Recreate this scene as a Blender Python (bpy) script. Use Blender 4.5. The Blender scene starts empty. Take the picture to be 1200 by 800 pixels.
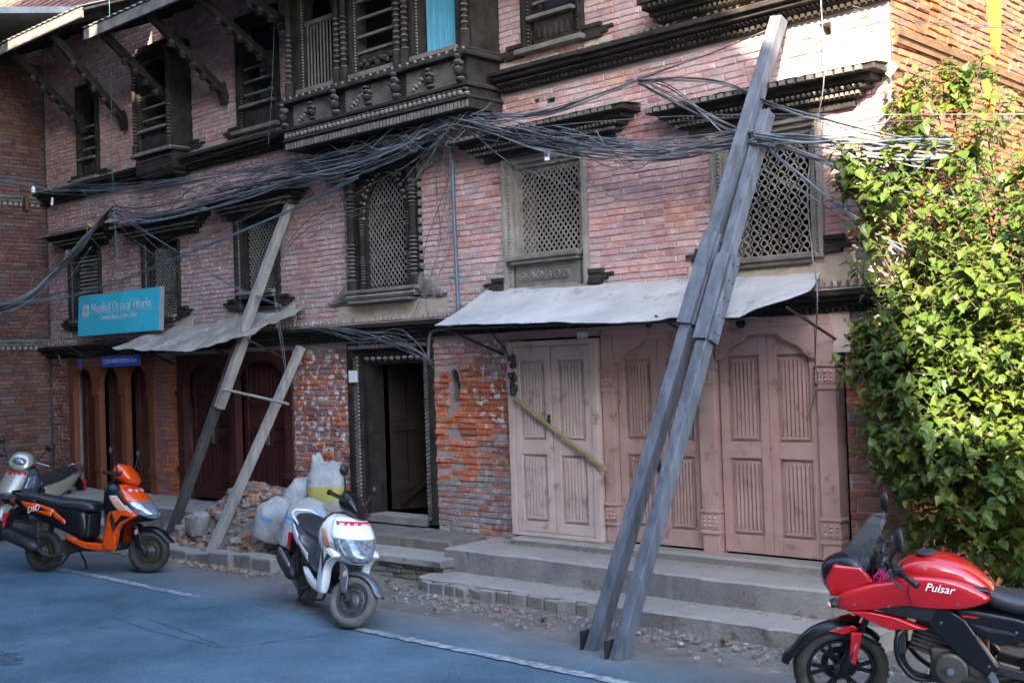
import bpy, bmesh, math, random
from mathutils import Vector, Matrix, noise
R = math.radians
rnd = random.Random(7)
U = rnd.uniform
sc = bpy.context.scene
col = sc.collection

# ------------------------------------------------------------------ camera, sky, sun, exposure
CAM = (0.0, -9.066, 2.2)
ROT = (1.58929, 0.033981, 0.750066)
cd = bpy.data.cameras.new('camera'); cam = bpy.data.objects.new('camera', cd); col.objects.link(cam)
cam.location = CAM; cam.rotation_euler = ROT
cd.sensor_width = 36; cd.lens = 42.0; cd.clip_start = .05; cd.clip_end = 2000
sc.camera = cam
SUN_EL, SUN_AZ = R(27), R(60)          # azimuth measured from the facade's right-hand direction towards the street
SUN = Vector((math.cos(SUN_EL)*math.cos(SUN_AZ), -math.cos(SUN_EL)*math.sin(SUN_AZ), math.sin(SUN_EL)))
w = bpy.data.worlds.new('World'); sc.world = w; w.use_nodes = True
nt = w.node_tree; bg = nt.nodes['Background']
sky = nt.nodes.new('ShaderNodeTexSky'); sky.sky_type = 'NISHITA'; sky.sun_disc = False
sky.sun_elevation = SUN_EL; sky.sun_rotation = math.atan2(SUN.x, SUN.y)
sky.air_density = 1.0; sky.dust_density = 1.0; sky.ozone_density = 1.2
nt.links.new(sky.outputs[0], bg.inputs[0]); bg.inputs[1].default_value = 0.15
sl = bpy.data.lights.new('sun', 'SUN'); sl.energy = 3.2; sl.angle = R(.5); sl.color = (1, .86, .66)
so = bpy.data.objects.new('sun', sl); col.objects.link(so); so.rotation_euler = SUN.to_track_quat('Z', 'Y').to_euler()
sc.view_settings.view_transform = 'Standard'; sc.view_settings.look = 'None'
sc.view_settings.exposure = 3.6; sc.view_settings.gamma = 1.0
sc.render.resolution_x = 1024; sc.render.resolution_y = 682
sc.render.engine = 'CYCLES'

# ------------------------------------------------------------------ from photo pixel to a point on a plane
_cm = Matrix.LocRotScale(Vector(CAM), __import__('mathutils').Euler(ROT), None)
def ray(px, py):
    return (_cm.to_3x3() @ Vector((px-600, 400-py, -1400)))
def F(px, py, y=0.):                    # point on the plane parallel to the facade
    d = ray(px, py); c = Vector(CAM); return c + d*((y-c.y)/d.y)
def G(px, py, z=0.):                    # point on a level plane
    d = ray(px, py); c = Vector(CAM); return c + d*((z-c.z)/d.z)

# ------------------------------------------------------------------ mesh builder
class MB:
    def __init__(s): s.v = []; s.f = []; s.c = None
    def add(s, vs, fs):
        n = len(s.v); s.v += [tuple(p) for p in vs]; s.f += [tuple(i+n for i in q) for q in fs]; return s
    HX = [(0,3,2,1),(4,5,6,7),(0,1,5,4),(1,2,6,5),(2,3,7,6),(3,0,4,7)]
    def box(s, x0, x1, y0, y1, z0, z1):
        return s.add([(x0,y0,z0),(x1,y0,z0),(x1,y1,z0),(x0,y1,z0),(x0,y0,z1),(x1,y0,z1),(x1,y1,z1),(x0,y1,z1)], s.HX)
    def hexa(s, p): return s.add(p, s.HX)
    def beam(s, a, b, w, h, up=(0,0,1), w2=None, h2=None):
        a = Vector(a); b = Vector(b); d = (b-a).normalized(); r = d.cross(Vector(up))
        if r.length < 1e-4: r = d.cross(Vector((0,1,0)))
        r.normalize(); u = r.cross(d); w2 = w2 or w; h2 = h2 or h
        q = []
        for p, ww, hh in ((a, w, h), (b, w2, h2)):
            q += [p-r*ww/2-u*hh/2, p+r*ww/2-u*hh/2, p+r*ww/2+u*hh/2, p-r*ww/2+u*hh/2]
        return s.add(q, s.HX)
    def tube(s, pts, r, n=6, cap=True):
        pts = [Vector(p) for p in pts]; m = len(pts)
        rs = r if isinstance(r, (list, tuple)) else [r]*m
        vs = []; fs = []; prev = None
        for i, p in enumerate(pts):
            t = (pts[min(i+1,m-1)]-pts[max(i-1,0)])
            if t.length < 1e-9: t = Vector((0,0,1))
            t.normalize()
            if prev is None:
                a = t.cross(Vector((0,0,1)) if abs(t.z) < .9 else Vector((1,0,0)))
            else:
                a = prev - t*prev.dot(t)
            a.normalize(); prev = a; b = t.cross(a)
            for k in range(n):
                an = 2*math.pi*k/n; vs.append(p+(a*math.cos(an)+b*math.sin(an))*rs[i])
        for i in range(m-1):
            for k in range(n):
                k2 = (k+1) % n; fs.append((i*n+k, i*n+k2, (i+1)*n+k2, (i+1)*n+k))
        if cap: fs.append(tuple(range(n-1,-1,-1))); fs.append(tuple(range((m-1)*n, m*n)))
        return s.add(vs, fs)
    def lathe(s, prof, o=(0,0,0), ax=(0,0,1), n=16, closed=False):
        o = Vector(o); ax = Vector(ax).normalized()
        a = ax.cross(Vector((0,0,1)) if abs(ax.z) < .9 else Vector((1,0,0))).normalized(); b = ax.cross(a)
        vs = []; fs = []; m = len(prof)
        for r, h in prof:
            for k in range(n):
                an = 2*math.pi*k/n; vs.append(o+ax*h+(a*math.cos(an)+b*math.sin(an))*max(r,1e-4))
        for i in range(m if closed else m-1):
            j = (i+1) % m
            for k in range(n):
                k2 = (k+1) % n; fs.append((i*n+k, i*n+k2, j*n+k2, j*n+k))
        return s.add(vs, fs)
    def loft(s, rings, cap=True, closed=True):
        n = len(rings[0]); vs = [p for r in rings for p in r]; fs = []
        for i in range(len(rings)-1):
            for k in range(n if closed else n-1):
                k2 = (k+1) % n; fs.append((i*n+k, i*n+k2, (i+1)*n+k2, (i+1)*n+k))
        if cap and closed: fs.append(tuple(range(n-1,-1,-1))); fs.append(tuple(range((len(rings)-1)*n, len(rings)*n)))
        return s.add(vs, fs)
    def sheet(s, rows): return s.loft(rows, False, False)
    def prism(s, poly, y0, y1):         # polygon in x,z pushed through y
        n = len(poly)
        vs = [(x,y0,z) for x,z in poly]+[(x,y1,z) for x,z in poly]
        return s.add(vs, [tuple(range(n)), tuple(range(2*n-1,n-1,-1))]+[(k,k+n,(k+1)%n+n,(k+1)%n) for k in range(n)])
    def ball(s, c, r, n=8, m=5):
        c = Vector(c); r = r if isinstance(r, (tuple, list)) else (r,r,r)
        rings = []
        for i in range(1, m):
            t = math.pi*i/m
            rings.append([(c.x+r[0]*math.sin(t)*math.cos(2*math.pi*k/n), c.y+r[1]*math.sin(t)*math.sin(2*math.pi*k/n), c.z-r[2]*math.cos(t)) for k in range(n)])
        s.loft(rings, True); return s
    def octa(s, x, y, z, a, b, c):
        return s.add([(x-a,y,z),(x,y-b,z),(x+a,y,z),(x,y,z-c),(x,y,z+c)], [(0,1,4),(1,2,4),(0,3,1),(1,3,2)])
    def xf(s, m, start=0):
        for i in range(start, len(s.v)): s.v[i] = tuple(m @ Vector(s.v[i]))
        return s
    def build(s, name, mat, parent=None, smooth=False, bevel=0, sub=0, solid=0, kind=None, weld=False, mods=None):
        me = bpy.data.meshes.new(name); me.from_pydata(s.v, [], s.f); me.materials.append(MT[mat] if isinstance(mat, str) else mat)
        if s.c:
            at = me.attributes.new('Col', 'FLOAT_COLOR', 'POINT'); at.data.foreach_set('color', [k for q in s.c for k in q])
        me.update()
        o = bpy.data.objects.new(name, me); col.objects.link(o)
        bm = bmesh.new(); bm.from_mesh(me)
        if weld: bmesh.ops.remove_doubles(bm, verts=bm.verts, dist=1e-4)
        if not s.c: bmesh.ops.recalc_face_normals(bm, faces=bm.faces)
        bm.to_mesh(me); bm.free()
        if smooth: me.polygons.foreach_set('use_smooth', [True]*len(me.polygons))
        if solid: md = o.modifiers.new('solid', 'SOLIDIFY'); md.thickness = solid; md.offset = -1
        if bevel: md = o.modifiers.new('bevel', 'BEVEL'); md.width = bevel; md.segments = 2; md.limit_method = 'ANGLE'; md.angle_limit = R(40)
        if sub: md = o.modifiers.new('sub', 'SUBSURF'); md.levels = sub; md.render_levels = sub
        if parent: o.parent = parent
        if kind: o['kind'] = kind
        return o
def tag(o, label, cat, group=None):
    o['label'] = label; o['category'] = cat
    if group: o['group'] = group
    return o
def empty(name, loc=(0,0,0), rz=0, label=None, cat=None, group=None):
    o = bpy.data.objects.new(name, None); col.objects.link(o); o.location = loc; o.rotation_euler = (0,0,rz); o.empty_display_size = .2
    if label: tag(o, label, cat, group)
    return o
def struct(o): o['kind'] = 'structure'; return o
def ring(c, u, v, a, b, p=2., n=16):    # superellipse ring
    c = Vector(c); u = Vector(u); v = Vector(v); out = []
    for k in range(n):
        t = 2*math.pi*k/n; cs, sn = math.cos(t), math.sin(t)
        out.append(c+u*(a*math.copysign(abs(cs)**(2/p), cs))+v*(b*math.copysign(abs(sn)**(2/p), sn)))
    return out
def spline(P, n=8):                     # Catmull-Rom through points
    P = [Vector(p) for p in P]; P = [P[0]*2-P[1]]+P+[P[-1]*2-P[-2]]; out = []
    for i in range(1, len(P)-2):
        for k in range(n):
            t = k/n; a, b, c, d = P[i-1:i+3]
            out.append(.5*((2*b)+(c-a)*t+(2*a-5*b+4*c-d)*t*t+(3*b-a-3*c+d)*t**3))
    out.append(P[-2]); return out
def text_mesh(name, s, size, mat, m, parent, extrude=.001, font=None, align='LEFT', shear=0, sx=1.):
    cu = bpy.data.curves.new(name, 'FONT'); cu.body = s; cu.size = size; cu.extrude = extrude; cu.align_x = align; cu.align_y = 'CENTER'; cu.shear = shear; cu.resolution_u = 2
    t = bpy.data.objects.new(name, cu); col.objects.link(t)
    me = bpy.data.meshes.new_from_object(t.evaluated_get(bpy.context.evaluated_depsgraph_get()))
    bpy.data.objects.remove(t); bpy.data.curves.remove(cu)
    me.name = name; me.materials.clear(); me.materials.append(MT[mat])
    me.transform(m @ Matrix.Diagonal((sx,1,1,1)))
    o = bpy.data.objects.new(name, me); col.objects.link(o)
    if parent: o.parent = parent
    return o

# ------------------------------------------------------------------ materials
MT = {}
def mat(name, c1, c2=None, sc_=4., rough=.8, bump=.0, bs=60., metal=0, spec=.4, dust=None, dustc=(.34,.31,.28), coat=0, wear=None, wearc=(.2,.17,.14), ws=9., stretch=(1,1,1), rvar=.1, trans=0, world=False, attr=False, alpha=1, bloom=.80):
    m = bpy.data.materials.new(name); m.use_nodes = True; n = m.node_tree.nodes; L = m.node_tree.links.new; b = n['Principled BSDF']
    tc = n.new('ShaderNodeTexCoord'); mp = n.new('ShaderNodeMapping'); mp.inputs['Scale'].default_value = stretch
    if world:
        g = n.new('ShaderNodeNewGeometry'); L(g.outputs['Position'], mp.inputs[0])
    else: L(tc.outputs['Object'], mp.inputs[0])
    def noi(s, d=6, ro=.6):
        k = n.new('ShaderNodeTexNoise'); k.inputs['Scale'].default_value = s; k.inputs['Detail'].default_value = d; k.inputs['Roughness'].default_value = ro; L(mp.outputs[0], k.inputs['Vector']); return k.outputs['Fac']
    def ramp(fac, a, c):
        k = n.new('ShaderNodeMapRange'); k.inputs[1].default_value = a; k.inputs[2].default_value = c; L(fac, k.inputs[0]); return k.outputs[0]
    def mix(f, a, c):
        k = n.new('ShaderNodeMix'); k.data_type = 'RGBA'
        if isinstance(f, (int, float)): k.inputs[0].default_value = f
        else: L(f, k.inputs[0])
        for sock, val in ((k.inputs[6], a), (k.inputs[7], c)):
            if isinstance(val, tuple): sock.default_value = (*val, 1)
            else: L(val, sock)
        return k.outputs[2]
    out = None
    if attr:
        at = n.new('ShaderNodeAttribute'); at.attribute_name = 'Col'
        k = n.new('ShaderNodeMix'); k.data_type = 'RGBA'; k.blend_type = 'MULTIPLY'; k.inputs[0].default_value = 1
        L(at.outputs['Color'], k.inputs[6])
        L(mix(ramp(noi(26, 8, .75), .35, .65), c1, c2 or c1), k.inputs[7]); out = k.outputs[2]
        bl = ramp(noi(1.3, 9, .72), .38, .72)
        mm = n.new('ShaderNodeMath'); mm.operation = 'MULTIPLY'; L(bl, mm.inputs[0]); mm.inputs[1].default_value = bloom
        out = mix(mm.outputs[0], out, (.54,.44,.43))               # lime bloom and road dust
        b2 = n.new('ShaderNodeMath'); b2.operation = 'MULTIPLY'; L(ramp(noi(8.5, 7, .7), .50, .66), b2.inputs[0]); b2.inputs[1].default_value = bloom*.55
        out = mix(b2.outputs[0], out, (.60,.52,.51))               # patchy efflorescence
        gr = ramp(noi(3.1, 8, .7), .54, .74)
        mm = n.new('ShaderNodeMath'); mm.operation = 'MULTIPLY'; L(gr, mm.inputs[0]); mm.inputs[1].default_value = .4
        out = mix(mm.outputs[0], out, (.12,.085,.09))              # soot
        pn = ramp(noi(11, 3, .6), .545, .57)
        mm = n.new('ShaderNodeMath'); mm.operation = 'MULTIPLY'; L(pn, mm.inputs[0]); L(at.outputs['Alpha'], mm.inputs[1])
        out = mix(mm.outputs[0], out, (.62,.63,.66))               # remnants of whitewash and posters
        rs = noi(60)
    else:
        out = mix(ramp(noi(sc_), .35, .65), c1, c2) if c2 else c1
    if wear is not None:
        out = mix(ramp(noi(ws, 8, .7), .5+wear, .56+wear), out, wearc)
    if dust:
        g = n.new('ShaderNodeNewGeometry'); sp = n.new('ShaderNodeSeparateXYZ'); L(g.outputs['Normal'], sp.inputs[0])
        dn = n.new('ShaderNodeMath'); dn.operation = 'MULTIPLY'; L(ramp(sp.outputs[2], .15, .75), dn.inputs[0]); dn.inputs[1].default_value = dust
        base = n.new('ShaderNodeMath'); base.operation = 'MULTIPLY_ADD'; L(ramp(noi(7, 6), .4, .75), base.inputs[0]); base.inputs[1].default_value = .18*dust; L(dn.outputs[0], base.inputs[2]); base.use_clamp = True
        out = mix(base.outputs[0], out, dustc)
    if isinstance(out, tuple): b.inputs['Base Color'].default_value = (*out, 1)
    else: L(out, b.inputs['Base Color'])
    if rvar:
        k = n.new('ShaderNodeMapRange'); k.inputs[3].default_value = max(0,rough-rvar); k.inputs[4].default_value = min(1,rough+rvar); L(noi(sc_*3), k.inputs[0]); L(k.outputs[0], b.inputs['Roughness'])
    else: b.inputs['Roughness'].default_value = rough
    b.inputs['Metallic'].default_value = metal; b.inputs['Specular IOR Level'].default_value = spec
    if coat: b.inputs['Coat Weight'].default_value = coat; b.inputs['Coat Roughness'].default_value = .08
    if trans: b.inputs['Transmission Weight'].default_value = trans; b.inputs['IOR'].default_value = 1.2
    if alpha < 1: b.inputs['Alpha'].default_value = alpha
    if bump:
        bp = n.new('ShaderNodeBump'); bp.inputs['Strength'].default_value = bump; bp.inputs['Distance'].default_value = .02; L(noi(bs, 8, .65), bp.inputs['Height']); L(bp.outputs[0], b.inputs['Normal'])
    MT[name] = m; return m
mat('low_bloom_brick', (1,1,1), (.7,.66,.66), attr=True, bloom=.12, world=True, rough=.9, bump=.5, bs=45, spec=.2)  # brick with little bloom, for the gable and neighbour walls
mat('scraped_brick', (1.05,1.05,1.05), (.55,.5,.5), attr=True, bloom=.16, world=True, rough=.9, bump=.5, bs=45, spec=.2)
mat('brick', (1.05,1.05,1.05), (.60,.55,.56), attr=True, world=True, rough=.9, bump=.5, bs=45, spec=.2)
mat('mortar', (.40,.33,.31), (.27,.22,.205), 3, .95, .6, 50, spec=.1, world=True)
mat('earth_plaster', (.42,.36,.29), (.30,.25,.20), 5, .95, .5, 30, spec=.1, world=True, wear=.14)
mat('dark_wood', (.013,.0105,.009), (.03,.025,.021), 6, .75, .7, 70, spec=.2, dust=.5, dustc=(.24,.22,.20), world=True)
mat('grey_wood', (.10,.09,.08), (.19,.172,.152), 6, .8, .6, 60, spec=.2, dust=.6, dustc=(.36,.335,.305), world=True)
mat('tan_wood', (.17,.153,.13), (.27,.245,.21), 6, .8, .6, 60, spec=.2, dust=.5, dustc=(.42,.39,.35), world=True)
mat('pink_wood', (.43,.285,.26), (.35,.215,.19), 3, .7, .08, 80, spec=.3, dust=.3, dustc=(.45,.38,.35), wear=.08, wearc=(.24,.15,.125), ws=6, world=True)
mat('pale_pink_wood', (.50,.40,.37), (.42,.32,.29), 3, .7, .08, 80, spec=.3, dust=.3, dustc=(.5,.44,.42), wear=.08, wearc=(.30,.21,.185), ws=6, world=True)
mat('brown_wood', (.11,.034,.017), (.07,.022,.012), 5, .5, .2, 60, spec=.4, world=True)
mat('orange_wood', (.20,.062,.03), (.15,.045,.022), 5, .55, .2, 60, spec=.4, world=True)
mat('maroon_wood', (.075,.020,.018), (.045,.013,.012), 5, .6, .3, 60, spec=.3, world=True, wear=.16, wearc=(.22,.16,.14), ws=16)
mat('prop_wood', (.13,.142,.165), (.06,.066,.08), 2.2, .65, .35, 40, spec=.3, world=True, stretch=(6,6,.6), wear=.14, wearc=(.28,.28,.28))
mat('pale_prop_wood', (.36,.325,.285), (.22,.20,.18), 2.5, .8, .4, 50, spec=.2, world=True, stretch=(5,5,.7))
mat('black_prop_wood', (.045,.04,.038), (.08,.072,.066), 2.5, .7, .5, 50, spec=.3, world=True, stretch=(4,4,.7))
mat('awning_sheet', (.41,.395,.375), (.31,.30,.285), 2.2, .75, .4, 9, spec=.2, world=True, wear=.08, wearc=(.24,.225,.205), ws=4)
mat('dirty_sheet', (.34,.30,.265), (.20,.175,.15), 3, .9, .5, 20, spec=.1, world=True, wear=.12, wearc=(.55,.53,.5), ws=2.5)
mat('concrete', (.27,.255,.23), (.145,.142,.138), 1.6, .9, .8, 34, spec=.2, dust=.5, dustc=(.40,.355,.30), wear=.07, wearc=(.12,.11,.10), ws=4, world=True)
mat('stone', (.25,.235,.21), (.16,.15,.14), 5, .9, .7, 30, spec=.2, dust=.4, dustc=(.38,.34,.30), world=True)
mat('side_mud', (.13,.08,.045), (.08,.05,.03), 5, .95, .6, 40, spec=.1, world=True)
mat('rubble', (1,1,1), (.8,.78,.75), attr=True, bloom=.1, world=True, rough=.95, bump=.6, bs=50, spec=.1)
mat('dark_mortar', (.09,.07,.065), (.06,.048,.045), 3, .95, .6, 50, spec=.1, world=True)  # darker mortar for the neighbour house
mat('dirt', (.22,.195,.17), (.14,.125,.112), 2.5, .95, .8, 45, spec=.1, world=True, wear=.1, wearc=(.33,.30,.265), ws=6)
mat('cable', (.065,.067,.072), (.19,.195,.205), 3, .55, 0, spec=.4, world=True)
mat('dark_cable', (.03,.03,.032), (.06,.06,.06), 3, .6, 0, spec=.4, world=True)
mat('blue_cable', (.06,.09,.12), (.10,.14,.18), 3, .5, 0, spec=.4, world=True)
mat('green_cable', (.03,.22,.17), None, 3, .5, 0)
mat('black_plastic', (.009,.0095,.0105), (.016,.0165,.018), 4, .45, .03, 200, spec=.35)
mat('black_seat', (.022,.023,.026), (.03,.031,.034), 8, .38, .06, 300, spec=.55)
mat('tyre', (.022,.021,.020), (.055,.048,.042), 9, .85, .2, 90, spec=.3)
mat('dusty_tyre', (.09,.087,.083), (.14,.13,.12), 9, .9, .2, 90, spec=.2)
mat('rim_gold', (.09,.07,.045), (.06,.05,.035), 9, .55, 0, metal=.6)
mat('rim_grey', (.10,.105,.11), (.06,.062,.066), 9, .5, 0, metal=.6)
mat('steel', (.42,.43,.44), (.30,.31,.32), 9, .35, 0, metal=.9)
mat('dark_metal', (.06,.06,.062), (.035,.035,.037), 9, .5, .1, 60, metal=.5)
mat('engine_metal', (.10,.085,.075), (.055,.05,.047), 9, .55, .2, 60, metal=.5)
mat('white_paint', (.78,.79,.80), None, 4, .25, 0, spec=.5, coat=.6, dust=.12, dustc=(.5,.48,.46))
mat('orange_paint', (.66,.062,.002), None, 4, .28, 0, spec=.5, coat=.6)
mat('champagne_paint', (.47,.42,.33), None, 4, .3, 0, metal=.45, spec=.5, coat=.5)
mat('grey_paint', (.10,.11,.13), None, 4, .35, 0, metal=.4, spec=.5, coat=.4)
mat('black_paint', (.006,.0065,.008), None, 4, .32, 0, spec=.35, coat=.15)
mat('red_paint', (.40,.004,.008), None, 4, .22, 0, spec=.5, coat=.8)
mat('plate_red', (.60,.02,.05), None, 4, .4, 0)
mat('plate_white', (.80,.80,.80), None, 4, .4, 0)
mat('light_lens', (.34,.37,.42), (.12,.14,.17), 26, .12, 0, spec=.7, metal=.35, coat=.8)
mat('amber_lens', (.60,.22,.10), (.5,.35,.3), 30, .15, 0, spec=.7, coat=.6)
mat('red_lens', (.45,.01,.02), None, 4, .15, 0, coat=.6)
mat('mirror', (.75,.78,.82), None, 4, .05, 0, metal=1)
mat('smoked_screen', (.10,.11,.115), None, 4, .1, 0, spec=.5, alpha=.30)
mat('sign_blue', (.03,.44,.58), (.05,.50,.63), 2.5, .35, 0, spec=.4)
mat('sign_edge', (.20,.19,.18), None, 4, .6, 0)
mat('sign_letter', (.52,.55,.58), (.42,.40,.42), 12, .5, 0)
mat('sign_deep_blue', (.01,.10,.60), None, 4, .4, 0)
mat('white_print', (.75,.77,.8), None, 4, .5, 0)
mat('paper_white', (.72,.73,.74), None, 4, .6, 0)
mat('faded_red_print', (.20,.11,.105), (.25,.2,.19), 20, .9, 0)
mat('bamboo', (.30,.25,.11), (.19,.17,.09), 8, .6, .1, 60)
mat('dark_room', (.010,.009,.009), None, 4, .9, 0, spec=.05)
mat('curtain', (.10,.34,.46), (.07,.25,.36), 6, .8, 0, stretch=(8,8,.5), spec=.1)
mat('warm_curtain', (.40,.13,.05), (.5,.4,.33), 3, .8, 0, stretch=(6,6,.3))
mat('window_glass', (.015,.02,.028), None, 4, .12, 0, spec=.6)
mat('sheet_roof', (.20,.19,.18), (.13,.12,.115), 4, .5, .2, 30, metal=.4, world=True)
mat('sack_cloth', (.40,.41,.42), (.25,.245,.235), 4, .7, 1.0, 13, spec=.3, wear=.10, wearc=(.20,.165,.125), ws=5)
mat('blue_print', (.10,.26,.50), (.18,.33,.52), 9, .8, 0)
mat('yellow_print', (.42,.36,.05), (.30,.27,.10), 9, .8, 0)
mat('pink_yarn', (.62,.03,.22), None, 4, .9, 0)
mat('ochre_plaster', (.42,.17,.02), (.34,.12,.015), 5, .9, .3, 40, world=True)
def leaf_mat(name, a, b):
    m = mat(name, a, b, 3.5, .45, 0, spec=.35); n = m.node_tree.nodes; L = m.node_tree.links.new; p = n['Principled BSDF']
    t = n.new('ShaderNodeBsdfTranslucent'); mx = n.new('ShaderNodeMixShader'); mx.inputs[0].default_value = .22
    t.inputs[0].default_value = (b[0]*1.1, b[1]*1.2, b[2]*.8, 1)
    L(p.outputs[0], mx.inputs[1]); L(t.outputs[0], mx.inputs[2]); L(mx.outputs[0], n['Material Output'].inputs[0])
leaf_mat('leaf_green', (.026,.066,.010), (.095,.122,.013))
leaf_mat('leaf_dark', (.03,.075,.025), (.05,.105,.03))
mat('old_door', (.026,.016,.011), (.014,.009,.007), 5, .7, .3, 60, spec=.2, world=True)
mat('twig', (.10,.08,.055), (.06,.05,.035), 9, .9, .3, 60)
def asphalt():
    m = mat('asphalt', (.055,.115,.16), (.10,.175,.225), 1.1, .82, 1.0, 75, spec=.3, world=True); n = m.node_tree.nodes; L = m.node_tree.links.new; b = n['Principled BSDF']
    src = b.inputs['Base Color'].links[0].from_socket
    g = n.new('ShaderNodeNewGeometry'); v = n.new('ShaderNodeTexVoronoi'); v.feature = 'DISTANCE_TO_EDGE'; v.inputs['Scale'].default_value = .33
    nz = n.new('ShaderNodeTexNoise'); nz.inputs['Scale'].default_value = 1.6; nz.inputs['Detail'].default_value = 7
    ad = n.new('ShaderNodeMix'); ad.data_type = 'RGBA'; ad.blend_type = 'ADD'; ad.inputs[0].default_value = .9
    L(g.outputs['Position'], nz.inputs['Vector']); L(g.outputs['Position'], ad.inputs[6]); L(nz.outputs['Color'], ad.inputs[7]); L(ad.outputs[2], v.inputs['Vector'])
    r = n.new('ShaderNodeMapRange'); r.inputs[1].default_value = .0; r.inputs[2].default_value = .007; r.inputs[3].default_value = .75; r.inputs[4].default_value = 0; L(v.outputs['Distance'], r.inputs[0])
    k2 = n.new('ShaderNodeMapRange'); k2.inputs[1].default_value = .46; k2.inputs[2].default_value = .52; n2 = n.new('ShaderNodeTexNoise'); n2.inputs['Scale'].default_value = .45; L(g.outputs['Position'], n2.inputs['Vector']); L(n2.outputs[0], k2.inputs[0])
    mu = n.new('ShaderNodeMath'); mu.operation = 'MULTIPLY'; L(r.outputs[0], mu.inputs[0]); L(k2.outputs[0], mu.inputs[1])
    x = n.new('ShaderNodeMix'); x.data_type = 'RGBA'; x.inputs[7].default_value = (.03,.032,.035,1); L(mu.outputs[0], x.inputs[0]); L(src, x.inputs[6])
    s = n.new('ShaderNodeTexNoise'); s.inputs['Scale'].default_value = 62; s.inputs['Detail'].default_value = 5; s.inputs['Roughness'].default_value = .8; L(g.outputs['Position'], s.inputs['Vector'])
    rr = n.new('ShaderNodeMapRange'); rr.inputs[1].default_value = .52; rr.inputs[2].default_value = .66; rr.inputs[4].default_value = .6; L(s.outputs[0], rr.inputs[0])
    y = n.new('ShaderNodeMix'); y.data_type = 'RGBA'; y.inputs[7].default_value = (.30,.33,.36,1); L(rr.outputs[0], y.inputs[0]); L(x.outputs[2], y.inputs[6])
    sp = n.new('ShaderNodeSeparateXYZ'); L(g.outputs['Position'], sp.inputs[0])
    n3 = n.new('ShaderNodeTexNoise'); n3.inputs['Scale'].default_value = 1.7; n3.inputs['Detail'].default_value = 9; n3.inputs['Roughness'].default_value = .7; L(g.outputs['Position'], n3.inputs['Vector'])
    m3 = n.new('ShaderNodeMath'); m3.operation = 'MULTIPLY_ADD'; m3.inputs[1].default_value = 1.5; L(n3.outputs[0], m3.inputs[0]); L(sp.outputs[1], m3.inputs[2])
    r3 = n.new('ShaderNodeMapRange'); r3.interpolation_type = 'SMOOTHSTEP'; r3.inputs[1].default_value = -2.05; r3.inputs[2].default_value = -.95; r3.inputs[4].default_value = .95; L(m3.outputs[0], r3.inputs[0])
    d3 = n.new('ShaderNodeMix'); d3.data_type = 'RGBA'; d3.inputs[7].default_value = (.20,.185,.17,1); L(r3.outputs[0], d3.inputs[0]); L(y.outputs[2], d3.inputs[6])   # dust blown in from the verge
    n4 = n.new('ShaderNodeTexNoise'); n4.inputs['Scale'].default_value = .55; n4.inputs['Detail'].default_value = 6; n4.inputs['Roughness'].default_value = .62; L(g.outputs['Position'], n4.inputs['Vector'])
    r4 = n.new('ShaderNodeMapRange'); r4.inputs[1].default_value = .36; r4.inputs[2].default_value = .66; r4.inputs[3].default_value = .80; r4.inputs[4].default_value = 1.15; L(n4.outputs[0], r4.inputs[0])
    z4 = n.new('ShaderNodeMix'); z4.data_type = 'RGBA'; z4.blend_type = 'MULTIPLY'; z4.inputs[0].default_value = 1; L(d3.outputs[2], z4.inputs[6]); L(r4.outputs[0], z4.inputs[7]); L(z4.outputs[2], b.inputs['Base Color'])
asphalt()
mat('line_paint', (.36,.37,.38), (.26,.28,.29), 6, .8, .3, 90, world=True, wear=-.02, wearc=(.15,.16,.17), ws=13)
# ------------------------------------------------------------------ ground, road, verge
m = MB(); m.sheet([[(-120,-90,-.03),(120,-90,-.03)],[(-120,90,-.03),(120,90,-.03)]]); struct(m.build('ground', 'dirt'))
def hn(x, y, s, a): return a*noise.noise(Vector((x*s, y*s, 3.1)))
m = MB(); rows = []
for j in range(25):
    t = j/24; row = []
    for i in range(181):
        x = -60+100*i/180
        e = -1.85+.18*noise.noise(Vector((x*.9,2,0)))+.08*noise.noise(Vector((x*3.3,5,0)))
        if x < -10.5: e = -1.15+.15*noise.noise(Vector((x*1.4,2,0)))
        y = -9.6+(e+9.6)*t
        row.append((x, y, .004+.02*math.sin(t*math.pi)+.006*noise.noise(Vector((x*.7,y*.7,0)))*(1-t**8)-(.012 if t > .995 else 0)))
    rows.append(row)
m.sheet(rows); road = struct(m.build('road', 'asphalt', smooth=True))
m = MB(); rows = []
for j in range(15):                     # dusty verge between the asphalt and the house
    t = j/14; row = []
    for i in range(161):
        x = -40+42*i/160
        lift = .0 if x > -9 else min(1,(-9-x)/3)
        y = -1.9+2.1*t
        z = -.02+.03*min(1,t*3)+lift*.34*max(0,min(1,(t-.25)/.55))+.03*noise.noise(Vector((x*1.7,y*1.7,0)))*min(1,t*3)
        row.append((x, y, z))
    rows.append(row)
m.sheet(rows); struct(m.build('dirt_verge', 'dirt', smooth=True))
m = MB()                                # the worn white edge line, in two lengths
def stripe(a, b, w, mb, n):
    a = Vector(a); b = Vector(b); d = (b-a).normalized(); r = Vector((-d.y,d.x)); A = []; B = []
    for i in range(n+1):
        p = a.lerp(b, i/n); 
        def zz(q):
            t = (q.y+9.6)/8.05; return .012+.02*math.sin(max(0,min(1,t))*math.pi)+.006*noise.noise(Vector((q.x*.7,q.y*.7,0)))
        q = p+r*(w/2+U(-.012,.012)); A.append((q.x,q.y,zz(q))); q = p-r*(w/2+U(-.012,.012)); B.append((q.x,q.y,zz(q)))
    mb.sheet([A,B])
stripe((-13.3,-2.56),(-10.35,-2.6),.10,m,60); stripe((-8.1,-2.62),(1.5,-2.72),.10,m,160)
struct(m.build('road_line', 'line_paint'))
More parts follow.
